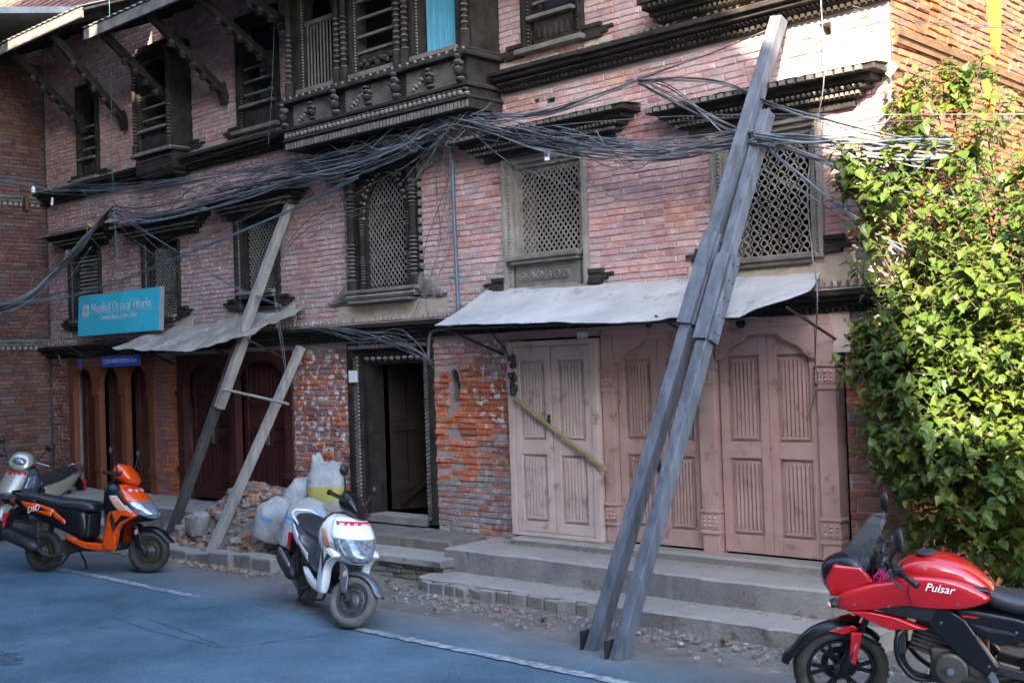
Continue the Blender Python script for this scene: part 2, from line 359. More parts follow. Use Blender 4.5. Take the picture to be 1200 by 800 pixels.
def crack(P, w_):
    m = MB(); Q = spline([G(*p) for p in P], 8); A = []; Bq = []
    for i,p in enumerate(Q):
        d = Q[min(i+1,len(Q)-1)]-Q[max(i-1,0)]; d.normalize(); r = Vector((-d.y,d.x,0)); t = (p.y+9.6)/7.75
        z = .0075+.02*math.sin(max(0,min(1,t))*math.pi)+.006*noise.noise(Vector((p.x*.7,p.y*.7,0))); j = Vector((U(-.012,.012),U(-.012,.012),0)); k = w_*U(.4,1.3)
        q = p+j+r*k; A.append((q.x,q.y,z)); q = p+j-r*k; Bq.append((q.x,q.y,z))
    m.sheet([A,Bq]); struct(m.build('road_crack', 'crack_tar'))
mat('crack_tar', (.04,.06,.075), (.07,.10,.12), 9, .9, .3, 60, world=True)
crack([(128,722),(160,735),(200,747),(240,757),(262,761),(300,757),(350,750),(415,741)], .007)
crack([(175,727),(215,742),(262,761)], .006); crack([(290,702),(340,705),(372,712)], .006); crack([(0,655),(15,656),(38,656)], .009)
for k in range(9): crack([(U(-10,6),764+k*2.2),(U(8,16),767+k*2.2+U(-2,2)),(U(20,32),766+k*2+U(-3,3))], .012)
m = MB(); m.sheet([[(-60,-13,.12),(40,-13,.12)],[(-60,-9.6,.12),(40,-9.6,.12)]]); m.box(-60,40,-9.75,-9.6,-.02,.119); struct(m.build('pavement', 'concrete'))

# ------------------------------------------------------------------ steps before the pink shutters
st = empty('concrete_steps', (-6.3,-.6,0), 0, 'long pair of grey concrete steps below the pink shutters', 'steps')
O = Vector(st.location)
def wavy_box(mb, x0, x1, y0, y1, z0, z1, n=24, a=.012, seed=0):
    rings = []
    for i in range(n+1):
        x = x0+(x1-x0)*i/n; d = lambda k: a*noise.noise(Vector((x*2.3, k*7.7+seed, 0)))+a*.6*noise.noise(Vector((x*9.3, k*3.7+seed, 0)))
        rings.append([(x, y0+d(1), z0),(x, y0+d(2), z1-.02+d(3)*.5),(x, y0+.02+d(2), z1+d(3)*.5),(x, y1, z1+d(4)*.3),(x, y1, z0)])
    mb.loft(rings)
m = MB(); wavy_box(m, -8.75, -4.05, -.76, .02, -.02, .38, 50, .016, 1); m.xf(Matrix.Translation(-O)); m.build('upper_step', 'concrete', st)
m = MB(); wavy_box(m, -6.55, -4.0, -1.2, -.74, -.02, .16, 40, .022, 2); m.xf(Matrix.Translation(-O)); m.build('lower_step', 'concrete', st)
m = MB(); wavy_box(m, -8.75, -6.56, -1.12, -.74, .05, .15, 30, .03, 3); m.xf(Matrix.Translation(-O)); m.build('lower_step', 'concrete', st)
x = -8.7
while x < -6.6:                          # the loose stones where the lower step has crumbled
    l = U(.12,.24); mm = MB(); q = [(x+U(0,.01),-1.17+U(-.03,.03),-.02),(x+l-.012,-1.17+U(-.03,.03),-.02),(x+l-.012,-.95,-.02),(x,-.95,-.02)]
    h = U(.10,.14); mm.hexa(q+[(a,b,h+U(-.015,.01)) for a,b,_ in q]); mm.xf(Matrix.Translation(-O)); mm.build('edge_stone', 'stone', st, bevel=.012); x += l
m = MB(); wavy_box(m, -8.3, -7.0, -.26, .02, .36, .45, 10, .01, 4); wavy_box(m, -6.95, -4.3, -.2, .02, .36, .452, 10, .01, 5); m.xf(Matrix.Translation(-O)); m.build('door_sill', 'concrete', st)
text_mesh('stencil_mark', '-100', .15, 'faded_red_print', Matrix.Translation(Vector((-5.42,-.781,.27))-O) @ Matrix.Rotation(R(90),4,'X'), st, .0005)
# slab before the dark doorway, on courses of old brick
sl_ = empty('entrance_slab', (-9.3,-.5,0), 0, 'thick grey stone slab on old bricks before the dark doorway', 'slab'); O = Vector(sl_.location)
m = MB(); wavy_box(m, -10.9, -8.62, -.94, .02, .2, .285, 24, .02, 7); m.xf(Matrix.Translation(-O)); m.build('slab', 'concrete', sl_, bevel=.01)
m = MB(); wavy_box(m, -10.9, -8.9, -.55, .03, .284, .4, 18, .035, 8); m.xf(Matrix.Translation(-O)); m.build('worn_step', 'dirt', sl_)
m = MB(); m.box(-10.85,-8.72,-.83,0,-.02,.199); m.xf(Matrix.Translation(-O)); m.build('core', 'mortar', sl_)
z = -.02
for r_ in range(4):
    x = -10.8+U(-.05,.05)
    while x < -8.72:
        l = U(.15,.26); mm = MB(); y0 = -.88+U(-.03,.025)
        mm.box(x, min(x+l-.012,-8.66), y0, -.75, z+.004, z+.05); mm.xf(Matrix.Translation(-O)); mm.build('brick', 'stone', sl_, bevel=.008); x += l
    z += .053

# ------------------------------------------------------------------ the long brick house
house = empty('brick_house', (-11.4,0,0), 0, 'long old brick townhouse with carved wooden windows and overhanging eaves', 'house')
HO = Vector(house.location)
def part(mb, name, mt, parent=house, **k):
    mb.xf(Matrix.Translation(-HO)); return mb.build(name, mt, parent, **k)
def bead(mb, x0, x1, z, y, step, a, b, c):
    x = x0+step/2
    while x < x1: mb.octa(x, y, z, a, b, c); x += step
def vbead(mb, x, z0, z1, y, step, a, b, c):
    z = z0+step/2
    while z < z1: mb.octa(x, y, z, a, b, c); z += step
def dent(mb, x0, x1, z0, z1, y0, y1, step, duty=.55):
    x = x0
    while x < x1-step*duty: mb.box(x, x+step*duty, y0, y1, z0, z1); x += step
XL, XR, ZT = -18.62, -4.2, 7.6
OPEN = [(-18.0,-15.45,0,2.52),(-14.86,-12.2,0,2.47),(-11.1,-9.62,0,2.5),(-8.47,-4.70,0,2.62),(-9.38,-9.22,1.8,2.16),
        (-17.9,-16.9,2.95,4.3),(-15.68,-14.7,2.98,4.2),(-13.34,-12.38,3.0,4.3),(-11.02,-9.74,2.98,4.52),(-8.48,-7.36,2.92,4.36),(-5.92,-4.83,3.0,4.22),
        (-17.5,-16.85,5.25,6.75),(-15.35,-14.3,5.2,6.8),(-13.17,-12.27,5.32,6.85),(-11.45,-8.5,4.9,7.35),(-8.12,-7.32,5.36,6.7),(-6.1,-4.7,5.5,6.9),
        (-4.82,-4.71,4.83,4.94),(-8.02,-7.95,4.83,4.87),(-7.86,-7.74,4.80,4.85)]
def filled(x0, x1, z0, z1, ex):          # rectangles of the wall left over between openings
    xs = sorted({x0,x1,*[min(max(v,x0),x1) for e in ex for v in e[:2]]}); zs = sorted({z0,z1,*[min(max(v,z0),z1) for e in ex for v in e[2:]]})
    for i in range(len(xs)-1):
        run = None
        for j in range(len(zs)-1):
            cx, cz = (xs[i]+xs[i+1])/2, (zs[j]+zs[j+1])/2
            if any(e[0] < cx < e[1] and e[2] < cz < e[3] for e in ex):
                if run: yield run; run = None
            elif run: run = (run[0],run[1],run[2],zs[j+1])
            else: run = (xs[i],xs[i+1],zs[j],zs[j+1])
        if run: yield run
m = MB()
for a,b,c,d in filled(XL, XR, -.05, ZT, OPEN): m.add([(a,0,c),(b,0,c),(b,0,d),(a,0,d)],[(0,1,2,3)])
for a,b,c,d in OPEN:                     # reveals of the openings
    D = .32; m.add([(a,0,c),(a,D,c),(a,D,d),(a,0,d)],[(0,1,2,3)]); m.add([(b,0,c),(b,D,c),(b,D,d),(b,0,d)],[(3,2,1,0)])
    m.add([(a,0,c),(b,0,c),(b,D,c),(a,D,c)],[(0,1,2,3)]); m.add([(a,0,d),(b,0,d),(b,D,d),(a,D,d)],[(3,2,1,0)])
wall = part(m, 'wall', 'mortar')
m = MB(); m.add([(XR,0,-.05),(XR,7,-.05),(XR,7,ZT),(XR,0,ZT)],[(0,1,2,3)]); part(m, 'gable_joints', 'side_mud', wall)
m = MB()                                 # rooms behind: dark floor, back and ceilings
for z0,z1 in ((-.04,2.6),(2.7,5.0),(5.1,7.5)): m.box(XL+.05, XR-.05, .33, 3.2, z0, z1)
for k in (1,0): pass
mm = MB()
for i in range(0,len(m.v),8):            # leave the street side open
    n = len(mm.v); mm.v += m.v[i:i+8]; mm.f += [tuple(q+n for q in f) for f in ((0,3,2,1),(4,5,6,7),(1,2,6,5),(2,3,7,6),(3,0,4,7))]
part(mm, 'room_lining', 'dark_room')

def col_up():
    r = rnd.random()
    b = [(.41,.19,.17),(.45,.23,.205),(.36,.17,.17),(.49,.28,.25),(.31,.18,.19),(.46,.20,.15),(.40,.26,.25)][int(r*7)]
    k = U(.95,1.3); return tuple(c*k for c in b)
def col_low():
    b = [(.36,.13,.085),(.42,.16,.10),(.30,.11,.085),(.40,.20,.14),(.27,.13,.11),(.33,.22,.18)][int(rnd.random()*6)]
    k = U(.75,1.15); return tuple(c*k for c in b)
def col_orange():
    b = [(.58,.15,.045),(.66,.20,.065),(.50,.13,.05)][int(rnd.random()*3)]; k = U(.85,1.15); return tuple(c*k for c in b)
def brick_geo(mb, P, u0, u1, v0, v1, o, c, jit=.0034):   # P(u,v,out) maps to space; a brick with chamfered face
    e = U(.004,.010); vs = []
    for dd, oo in ((0,-.03),(0,o-e),(e,o)):
        for a,b in ((u0+dd,v0+dd),(u1-dd,v0+dd),(u1-dd,v1-dd),(u0+dd,v1-dd)):
            vs.append(P(a+U(-jit,jit), b+U(-jit,jit), oo+U(-jit,jit)*.7))
    fs = [(8,9,10,11)]+[(4+k,4+(k+1)%4,8+(k+1)%4,8+k) for k in range(4)]+[(k,(k+1)%4,4+(k+1)%4,4+k) for k in range(4)]
    mb.add(vs, fs); mb.c += [c]*12
def layout(u0, u1, v0, v1, ex, course=.0625, length=.225):
    v = v0; r_ = 0
    while v < v1-.02:
        h = course-.009; u = u0-(length/2 if r_ % 2 else 0)-U(0,.03)
        while u < u1:
            l = length*U(.9,1.1) if rnd.random() > .13 else length*.5
            a, b = max(u+.004,u0), min(u+l-.004,u1); u += l
            if b-a < .04: continue
            segs = [(a,b)]
            for e in ex:
                if e[2] < v+h-.006 and e[3] > v+.006:
                    ns = []
                    for p,q in segs:
                        if e[1] <= p or e[0] >= q: ns.append((p,q))
                        else:
                            if e[0] > p: ns.append((p,e[0]-.002))
                            if e[1] < q: ns.append((e[1]+.002,q))
                    segs = ns
            for p,q in segs:
                if q-p > .035: yield p, q, v+U(-.0015,.0015), v+h+U(-.0015,.0015)
        v += course; r_ += 1
PF = lambda u,v,o: (u,-o,v)
EXB = OPEN+[(-18.7,-4.1,2.5,2.74),(-18.7,-11.55,4.96,5.2),(-8.45,-4.1,4.97,5.2)]
bulk = MB(); bulk.c = []; lowb = MB(); lowb.c = []; cand = []
for a,b,c,d in layout(XL, XR, .02, ZT, EXB):
    x, z = (a+b)/2, (c+d)/2; o = U(.006,.014); paint = 0.
    ck = (x > -5.4 and z > 4.5)
    if z < 2.6:
        cc = col_low(); o = U(.004,.02)
        if -9.7 < x < -8.4:
            t = noise.noise(Vector((x*2.2,z*2.0,4)))
            if .95 < z < 2.2 and (abs(x+9.25)*.8+abs(z-1.85)*.8 < .62+t*.4 or (x < -9.0 and z < 1.8 and t > -.4) or (z > 1.5 and t > -.05)):
                cc = col_orange(); o = U(.004,.04)
                if x < -9.25 and rnd.random() < .10: continue
            elif z < 1.1 and rnd.random() < .65: cc = tuple(k*U(.8,1.1) for k in (.31,.265,.24))
            elif z > 2.0: cc = col_up()
            paint = .9 if z > 1.5 and x > -9.0 else .25
        elif -12.3 < x < -11: paint = .75 if z > 1.2 else .3; cc = col_orange() if rnd.random() < .25 else cc
        elif x > -4.75: cc = tuple(k*.8 for k in (col_orange() if z > 1.7 and rnd.random() < .7 else col_low()))
        elif -15.45 < x < -14.85:
            cc = col_orange() if x > -15.15 else (.34,.13,.11)
    else:
        cc = col_up()
        if z > 2.7 and z < 3.25 and rnd.random() < .5: cc = tuple(k*U(.85,1.1) for k in (.36,.285,.26))
        if x > -4.75 and z < 3.4: cc = col_orange() if rnd.random() < .5 else cc
        if x > -4.6 and z > 2.8:             # broken corner
            if b > XR-.01 and rnd.random() < .5: b -= U(.02,.1)
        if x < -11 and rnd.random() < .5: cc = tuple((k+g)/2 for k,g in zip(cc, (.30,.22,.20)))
        if rnd.random() < .006: continue
    if -7.32 < a and z > 2.95 and z < 5.35 and b < -4.55: cand.append((a,b,c,d,o,cc))
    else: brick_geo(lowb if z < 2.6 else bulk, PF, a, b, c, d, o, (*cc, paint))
cand.sort(key=lambda q: -q[1])
VAR = []
for i in range(28):
    mb = MB(); mb.c = []; cc = col_up(); brick_geo(mb, PF, -.1, .1, -.027, .027, .011, (*cc, 0))
    me = bpy.data.meshes.new('brick'); me.from_pydata(mb.v, [], mb.f); me.materials.append(MT['brick'])
    at = me.attributes.new('Col','FLOAT_COLOR','POINT'); at.data.foreach_set('color', [k for q in mb.c for k in q]); VAR.append(me)
for i,(a,b,c,d,o,cc) in enumerate(cand):
    if i >= 290: brick_geo(bulk, PF, a, b, c, d, o, (*cc, 0)); continue
    ob = bpy.data.objects.new('brick', VAR[int(rnd.random()*28)]); col.objects.link(ob); ob.parent = wall
    ob.location = Vector(((a+b)/2, .011-o, (c+d)/2))-HO; ob.scale = ((b-a)/.2, 1, (d-c)/.054)
part(bulk, 'brickwork', 'brick', wall, kind='stuff'); part(lowb, 'lower_brickwork', 'scraped_brick', wall, kind='stuff')
bulk = MB(); bulk.c = []                 # the gable side, raw brick with mud joints
PS = lambda u,v,o: (XR+o, u, v)
for a,b,c,d in layout(.02, 6.0, .02, ZT, []):
    cc = tuple(k*.5 for k in col_orange()) if rnd.random() < .5 else tuple(k*U(.7,1.1) for k in (.16,.085,.045)); o = U(.002,.03)
    if rnd.random() < .05: continue
    brick_geo(bulk, PS, a, b, c, d, o, (*cc, 0), .004)
part(bulk, 'brickwork', 'low_bloom_brick', wall, kind='stuff')
m = MB()
for z,d in ((4.72,.06),(4.66,.04),(2.72,.05)): m.box(XR, XR+d, .05, 6, z, z+.06)
part(m, 'string_course', 'side_mud')
m = MB(); pts = []
for k in range(14):
    a = k/14*6.283; r_ = U(.6,1.15); pts.append((1.95+.16*r_*math.cos(a), 4.62+.26*r_*math.sin(a)))
n = len(pts); m.add([(XR+.045,y,z) for y,z in pts]+[(XR,y,z) for y,z in pts], [tuple(range(n))]+[(k,(k+1)%n,(k+1)%n+n,k+n) for k in range(n)])
pts = [(2.15+.13*U(.5,1.2)*math.cos(k/12*6.283), 5.35+.45*U(.7,1.1)*math.sin(k/12*6.283)) for k in range(12)]
n = 12; m.add([(XR+.045,y,z) for y,z in pts]+[(XR,y,z) for y,z in pts], [tuple(range(n))]+[(k,(k+1)%n,(k+1)%n+n,k+n) for k in range(n)])
part(m, 'plaster_patch', 'ochre_plaster')

def cornice(x0, x1, zt, mt='dark_wood'):
    m = MB(); x = x0
    while x < x1-.01:
        l = min(U(.8,1.6), x1-x); dz = U(-.008,.008); dy = U(-.012,.012); a, b = x, x+l-.004
        m.box(a, b, -.235+dy, .02, zt-.075+dz, zt-.03+dz)
        m.box(a, b, -.185+dy, .02, zt-.115+dz, zt-.077+dz)
        m.box(a, b, -.10, .02, zt-.165, zt-.117+dz)
        m.box(a, b, -.055, .02, zt-.215, zt-.167)
        x += l
    c = part(m, 'cornice', mt, bevel=.006)
    m = MB(); bead(m, x0, x1, zt-.142, -.10, .045, .018, .05, .02); dent(m, x0, x1, zt-.205, zt-.172, -.085, -.05, .06); part(m, 'carved_row', 'dark_wood', c, kind='stuff')
    m = MB(); x = x0
    while x < x1-.05: m.box(x, x+.034, -.05-U(0,.02), .01, zt+.002, zt+.05+U(-.006,.004)); x += .075
    part(m, 'brick_dentils', 'mortar' if mt == 'dark_wood' else 'stone', c, kind='stuff')
    m = MB(); rows = []
    for j,(y,z) in enumerate(((-.24,zt-.03),(-.2,zt-.022),(-.03,zt-.012),(.0,zt+.0))):
        rows.append([(x0+(x1-x0)*i/80, y+(.012*noise.noise(Vector((i*.7,j,1))) if j == 0 else 0), z+.008*noise.noise(Vector((i*.9,j*3,2)))) for i in range(81)])
    m.sheet(rows); part(m, 'mud_cap', 'earth_plaster', c)
cornice(XL, XR+.05, 2.74); cornice(XL, -11.5, 5.21); cornice(-8.42, XR+.02, 5.21)

def hood(x0, x1, z0, par, dep=.3, mt='dark_wood'):
    m = MB(); L = [(.0,-.06,.07,.30),(.07,-.11,.05,.22),(.12,-.16,.05,.15),(.17,-.21,.05,.08),(.22,-dep,.05,.0)]
    for dz,y,h,i in L: m.box(x0+i, x1-i, y, .02, z0+dz+.001, z0+dz+h-.001)
    h_ = part(m, 'hood', mt, par, bevel=.006)
    m = MB(); dent(m, x0+.22, x1-.22, z0+.085, z0+.11, -.14, -.10, .045); bead(m, x0+.15, x1-.15, z0+.145, -.16, .05, .02, .035, .02); dent(m, x0+.03, x1-.03, z0+.225, z0+.26, -dep-.03, -dep, .085, .6)
    m2 = MB(); rows = []
    for j,(y,z) in enumerate(((-dep-.02,.27),(-dep*.7,.285),(-.05,.30),(.0,.31))): rows.append([(x0-.02+(x1-x0+.04)*i/30, y+(.015*noise.noise(Vector((i*.9+x0,j,1))) if j == 0 else 0), z0+z+.01*noise.noise(Vector((i*.9+x0,j*3,2)))) for i in range(31)])
    m2.sheet(rows); m.add(m2.v, m2.f)
    part(m, 'hood_carving', 'grey_wood', par, kind='stuff')
def nested(mb, x0, x1, z0, z1, steps=4, w=.045, y0=-.05, dy=.045, back=.3, bottom=True):
    for k in range(steps):
        i = k*w; y = y0+k*dy
        mb.box(x0+i, x0+i+w-.001, y, back, z0, z1-i); mb.box(x1-i-w+.001, x1-i, y, back, z0, z1-i)
        mb.box(x0+i+w, x1-i-w, y, back, z1-i-w+.001, z1-i)
        if bottom: mb.box(x0+i+w, x1-i-w, y, back, z0, z0+w*.8)
def diag_lattice(x0, x1, z0, z1, s, ang, r_, y=.08):
    m = MB(); t = math.tan(R(ang))
    for sg, yy in ((1,y),(-1,y+.0085)):
        c = z0-(x1-x0)*t if sg > 0 else z0
        e = z1 if sg > 0 else z1+(x1-x0)*t
        while c < e:
            # z = c + sg*t*(x-x0)
            xa, xb = x0, x1
            za, zb = c, c+sg*t*(x1-x0)
            def cl(zv): return x0+(zv-c)/(sg*t)
            lo, hi = sorted((za,zb))
            if hi > z0 and lo < z1:
                pts = [(xa,za),(xb,zb)]; q = []
                for px_,pz in pts:
                    if pz < z0: px_,pz = cl(z0),z0
                    if pz > z1: px_,pz = cl(z1),z1
                    q.append((px_,yy,pz))
                if abs(q[0][0]-q[1][0]) > .01: m.beam(q[0], q[1], .008, r_, up=(0,1,0) if False else Vector((t*-sg,0,1)))
            c += s
    return m
def hole_lattice(cells, s, rr, y=.08, th=.008, zs=1.):
    m = MB()
    for cx, cz in cells:
        outer = []; inner = []; back = []
        for k in range(8):
            a = k*math.pi/4; d = s/(abs(math.cos(a))+abs(math.sin(a)))
            outer.append((cx+d*math.cos(a), y, cz+d*math.sin(a)*zs)); inner.append((cx+rr*math.cos(a+.39), y-.004, cz+rr*math.sin(a+.39)*zs)); back.append((cx+rr*math.cos(a+.39), y+th, cz+rr*math.sin(a+.39)*zs))
        m.add(outer+inner+back, [(k,(k+1)%8,(k+1)%8+8,k+8) for k in range(8)]+[(k+8,(k+1)%8+8,(k+1)%8+16,k+16) for k in range(8)])
        m.octa(cx+s*.5, y-.001, cz+s*.5*zs, .008, .008, .008); m.octa(cx-s*.5, y-.001, cz+s*.5*zs, .008, .008, .008)
    return m
def colonette(x, y, z0, z1, r_, par, name='colonette', mt='dark_wood'):
    m = MB(); h = z1-z0; pr = [(r_*1.25,0),(r_*1.25,.10*h),(r_*.8,.11*h)]
    for k in range(9): zz = (.13+k*.034)*h; pr += [(r_*.75,zz),(r_*1.1,zz+.012*h),(r_*.75,zz+.024*h)]
    pr += [(r_*.85,.45*h),(r_*.95,.68*h)]
    for k in range(5): zz = (.70+k*.034)*h; pr += [(r_*.75,zz),(r_*1.1,zz+.012*h),(r_*.75,zz+.024*h)]
    pr += [(r_*1.3,.88*h),(r_*.9,.91*h),(r_*1.4,.95*h),(r_*1.4,h)]
    m.lathe(pr, (x,y,z0), n=8); part(m, name, mt, par)
def wings(x0, x1, z, par, mt='dark_wood', ww=.30):   # stepped ledges on both sides of a window foot
    for sg, xe in ((-1,x0),(1,x1)):
        m = MB(); q = MB()
        for k in range(3):
            a, b = xe+sg*.0, xe+sg*(ww-.07*k)
            m.box(min(a,b), max(a,b), -.035-.012*k, .02, z-.035*k-.034, z-.035*k)
        a, b = xe, xe+sg*(ww*.62); m.box(min(a,b), max(a,b), -.05, .02, z+.001, z+.045)
        a, b = xe, xe+sg*(ww-.02); q.box(min(a,b), max(a,b), -.02, .02, z-.24, z-.106)
        part(m, 'stepped_ledge', mt, par, bevel=.004); part(q, 'plaster_base', 'earth_plaster', par)

def lattice_window(X0, X1, Z0, Z1, latz, kind, hd, mt='dark_wood', lab=None, panel=False, s=.05, ang=62, bar=.017):
    m = MB(); nested(m, X0, X1, Z0, Z1); fr = part(m, 'window', mt, bevel=.004)
    if lab: fr['label'] = lab
    m = MB(); 
    for x in (X0+.066, X1-.066): vbead(m, x, Z0, Z1-.08, -.004, .035, .016, .025, .016)
    part(m, 'frame_carving', 'grey_wood', fr, kind='stuff')
    x0, x1 = X0+.17, X1-.17
    if kind == 'diag': part(diag_lattice(x0, x1, latz, Z1-.16, s, ang, bar), 'lattice', 'tan_wood', fr, kind='stuff')
    elif kind == 'hole':
        cells = []; sp = s; j = 0; z = latz+sp/2
        while z < Z1-.12:
            x = x0+(sp/2 if j % 2 else 0)
            while x < x1+.01: cells.append((x,z)); x += sp*2*.5*2
            z += sp; j += 1
        part(hole_lattice(cells, sp, sp*.62), 'lattice', 'tan_wood', fr, kind='stuff')
    elif kind == 'louvre':
        z = latz; 
        while z < Z1-.18: mm = MB(); mm.hexa([(x0,.06,z),(x1,.06,z),(x1,.10,z+.045),(x0,.10,z+.045),(x0,.06,z+.012),(x1,.06,z+.012),(x1,.10,z+.057),(x0,.10,z+.057)]); part(mm, 'slat', 'grey_wood', fr); z += .06
    m = MB(); m.box(X0+.08, X1-.08, -.10, .1, latz-.05, latz-.002); m.box(X0+.11, X1-.11, -.07, .1, latz-.09, latz-.052); part(m, 'sill', 'grey_wood', fr, bevel=.008)
    if panel:
        m = MB(); m.box(X0+.13, X1-.13, .0, .1, Z0+.02, latz-.092)
        x = X0+.24
        while x < X1-.2: m.lathe([(.045,0),(.045,.02),(.03,.02),(.03,.008),(.014,.008),(.014,.025),(.001,.025)], (x,.0,(Z0+latz)/2-.03), (0,-1,0), 10); x += .115
        bead(m, X0+.15, X1-.15, latz-.115, -.002, .03, .013, .02, .012); bead(m, X0+.15, X1-.15, Z0+.05, -.002, .03, .013, .02, .012); part(m, 'carved_panel', 'grey_wood', fr)
    hood(hd[0], hd[1], hd[2], fr, mt='dark_wood')
    wings(X0, X1, hd[3] if len(hd) > 3 else Z0+.13, fr)
    return fr
lattice_window(-17.9,-16.9,2.95,4.28, 3.1,'louvre',(-18.3,-16.35,4.2))
lattice_window(-15.68,-14.7,2.98,4.18, 3.05,'diag',(-16.1,-13.9,4.12), s=.08, ang=50, bar=.014)
lattice_window(-13.34,-12.38,3.0,4.28, 3.25,'diag',(-13.75,-11.75,4.2), s=.08, ang=50, bar=.014)
lattice_window(-8.48,-7.36,2.92,4.34, 3.30,'diag',(-9.0,-6.68,4.30), panel=True, s=.078, ang=50, bar=.014, mt='tan_wood')
lattice_window(-5.92,-4.83,3.0,4.2, 3.05,'hole',(-6.42,-4.2,4.19), s=.048, mt='tan_wood')
# arched lattice window with colonettes
m = MB(); nested(m, -11.0, -9.76, 3.08, 4.5, 2, .05, -.02, .03)
aw = part(m, 'window', 'dark_wood', bevel=.004)
cxw, hw = -10.38, .34
def arch_plate(x0, x1, z0, z1, ops, y0, y1, n=14):   # board with arched cut-outs (xa, xb, spring, rise)
    m = MB(); xs = [x0]
    for xa,xb,sp,ri in ops: xs += [xa+(xb-xa)*k/n for k in range(n+1)]
    xs.append(x1)
    def low(x):
        for xa,xb,sp,ri in ops:
            if xa-1e-6 <= x <= xb+1e-6:
                t = (x-xa)/(xb-xa)*2-1; return sp+ri*math.sqrt(max(0,1-t*t))
        return z0
    inside = lambda x: any(o[0]+1e-6 < x < o[1]-1e-6 for o in ops)
    for i in range(len(xs)-1):
        a, b = xs[i], xs[i+1]
        if b-a < 1e-5: continue
        if inside((a+b)/2): la, lb = low(a), low(b)
        else: la = lb = z0
        m.hexa([(a,y0,la),(b,y0,lb),(b,y1,lb),(a,y1,la),(a,y0,z1),(b,y0,z1),(b,y1,z1),(a,y1,z1)])
    return m
m = arch_plate(-10.9,-9.86,3.1,4.48,[(cxw-hw,cxw+hw,3.95,.46)],.02,.10); m.f = m.f; part(m, 'arch_board', 'dark_wood', aw)
m = MB()
for k in range(19):
    a = math.pi*k/18; m.octa(cxw+(hw+.035)*math.cos(a), .018, 3.95+.50*math.sin(a), .026, .045, .026); m.octa(cxw+(hw+.10)*math.cos(a), .018, 3.95+.57*math.sin(a), .02, .03, .02)
for sg in (-1,1):
    for k in range(14): m.ball((cxw+sg*.64, -.03, 3.12+k*.10), (.035,.025,.045), 6, 4)
    for k in range(9):                   # carved wing beside the foot and shoulder
        m.ball((cxw+sg*(.62+.04*k), -.03, 3.12-.016*k), (.035,.035,.04+.012*(8-k)), 6, 4); m.octa(cxw+sg*(.64+.045*k), -.01, 3.0+.0*k, .03, .05, .04)
        m.ball((cxw+sg*(.66+.04*k), -.03, 4.38+.018*k), (.04,.04,.05+.006*k), 6, 4)
part(m, 'carved_surround', 'grey_wood', aw, kind='stuff')
for x in (cxw-.54, cxw+.54): colonette(x, -.05, 3.1, 4.42, .05, aw)
for x in (cxw-.40, cxw+.40): colonette(x, -.0, 3.1, 4.05, .03, aw)
cells = []; sp = .072; z = 3.16; j = 0
while z < 4.42:
    x = cxw-hw+(sp/2 if j % 2 else 0)
    while x < cxw+hw+.01: cells.append((x,z)); x += sp
    z += sp*.98*.5*1.0*1.2; j += 1
cells = [(x,z) for x,z in cells if z < 3.95 or ((x-cxw)/hw)**2+((z-3.95)/.46)**2 < 1.05]
part(hole_lattice(cells, sp*.5, sp*.33, .06, .008, 1.2), 'lattice', 'grey_wood', aw, kind='stuff')
m = MB(); m.box(-11.0,-9.76,-.14,.1,3.07,3.11); m.box(-10.95,-9.8,-.11,.1,3.0,3.069); m.box(-10.9,-9.85,-.15,.1,2.955,2.985)
bead(m, -10.97, -9.79, 3.035, -.11, .04, .017, .035, .028); part(m, 'sill', 'grey_wood', aw, bevel=.005)
hood(-11.3, -9.4, 4.47, aw)
for a,b in ((-11.25,-9.35),(-6.0,-4.35),(-8.9,-7.0),(-13.6,-12.1)):
    m = MB(); wavy_box(m, a, b, -.019, .01, 2.79, 2.955, 16, .004, a); part(m, 'plaster_band', 'earth_plaster')

# upper-floor windows
def upper_window(X0, X1, Z0, Z1, cur=None, box=0.):
    m = MB(); nested(m, X0, X1, Z0, Z1, 3, .05, -.06-box, .045, .3+0*box)
    fr = part(m, 'window', 'dark_wood', bevel=.004)
    m = MB()
    for x in (X0+.075, X1-.075): vbead(m, x, Z0, Z1-.1, -.02-box, .04, .018, .03, .018)
    part(m, 'frame_carving', 'dark_wood', fr, kind='stuff')
    zb = Z0+.30
    m = MB(); m.box(X0+.15, X1-.15, -.02-box, .06, Z0+.03, zb)
    x = X0+.21
    while x < X1-.18: m.ball((x,-.02-box,(Z0+zb)/2+.01), (.035,.02,.085), 6, 4); x += .075
    part(m, 'carved_panel', 'dark_wood', fr)
    m = MB(); m.box(X0-.04, X1+.04, -.13-box, .02, Z0-.03, Z0+.02); m.box(X0+.1, X1-.1, -.09-box, .0, zb, zb+.04); part(m, 'sill', 'grey_wood', fr, bevel=.006)
    m = MB()
    for k in range(3): m.box(X0+.15, X1-.15, -.03-box, 0-box, zb+.16+.17*k, zb+.185+.17*k)
    part(m, 'rail', 'grey_wood', fr)
    m = MB(); m.box(X0+.15, X1-.15, .12, .14, zb, Z1-.15); part(m, 'pane', 'window_glass', fr)
    if cur:
        rows = [[(X0+.15+(X1-X0-.3)*cur[1]*i/24+(X1-X0-.3)*(1-cur[1])*.5, .05+.018*math.sin(i*1.9), z) for i in range(25)] for z in (zb, Z1-.15)]
        m = MB(); m.sheet(rows); part(m, 'curtain', cur[0], fr)
    m = arch_plate(X0+.13, X1-.13, Z1-.3, Z1-.13, [(X0+.17,X1-.17,Z1-.31,.15)], -.01-box, .04-box); part(m, 'arch_board', 'dark_wood', fr)
    wings(X0, X1, Z0+.06, fr, ww=.36)
    return fr
upper_window(-17.5,-16.85,5.25,6.72); upper_window(-13.17,-12.27,5.32,6.83); upper_window(-8.12,-7.32,5.36,6.7); upper_window(-6.0,-4.8,5.55,6.85)
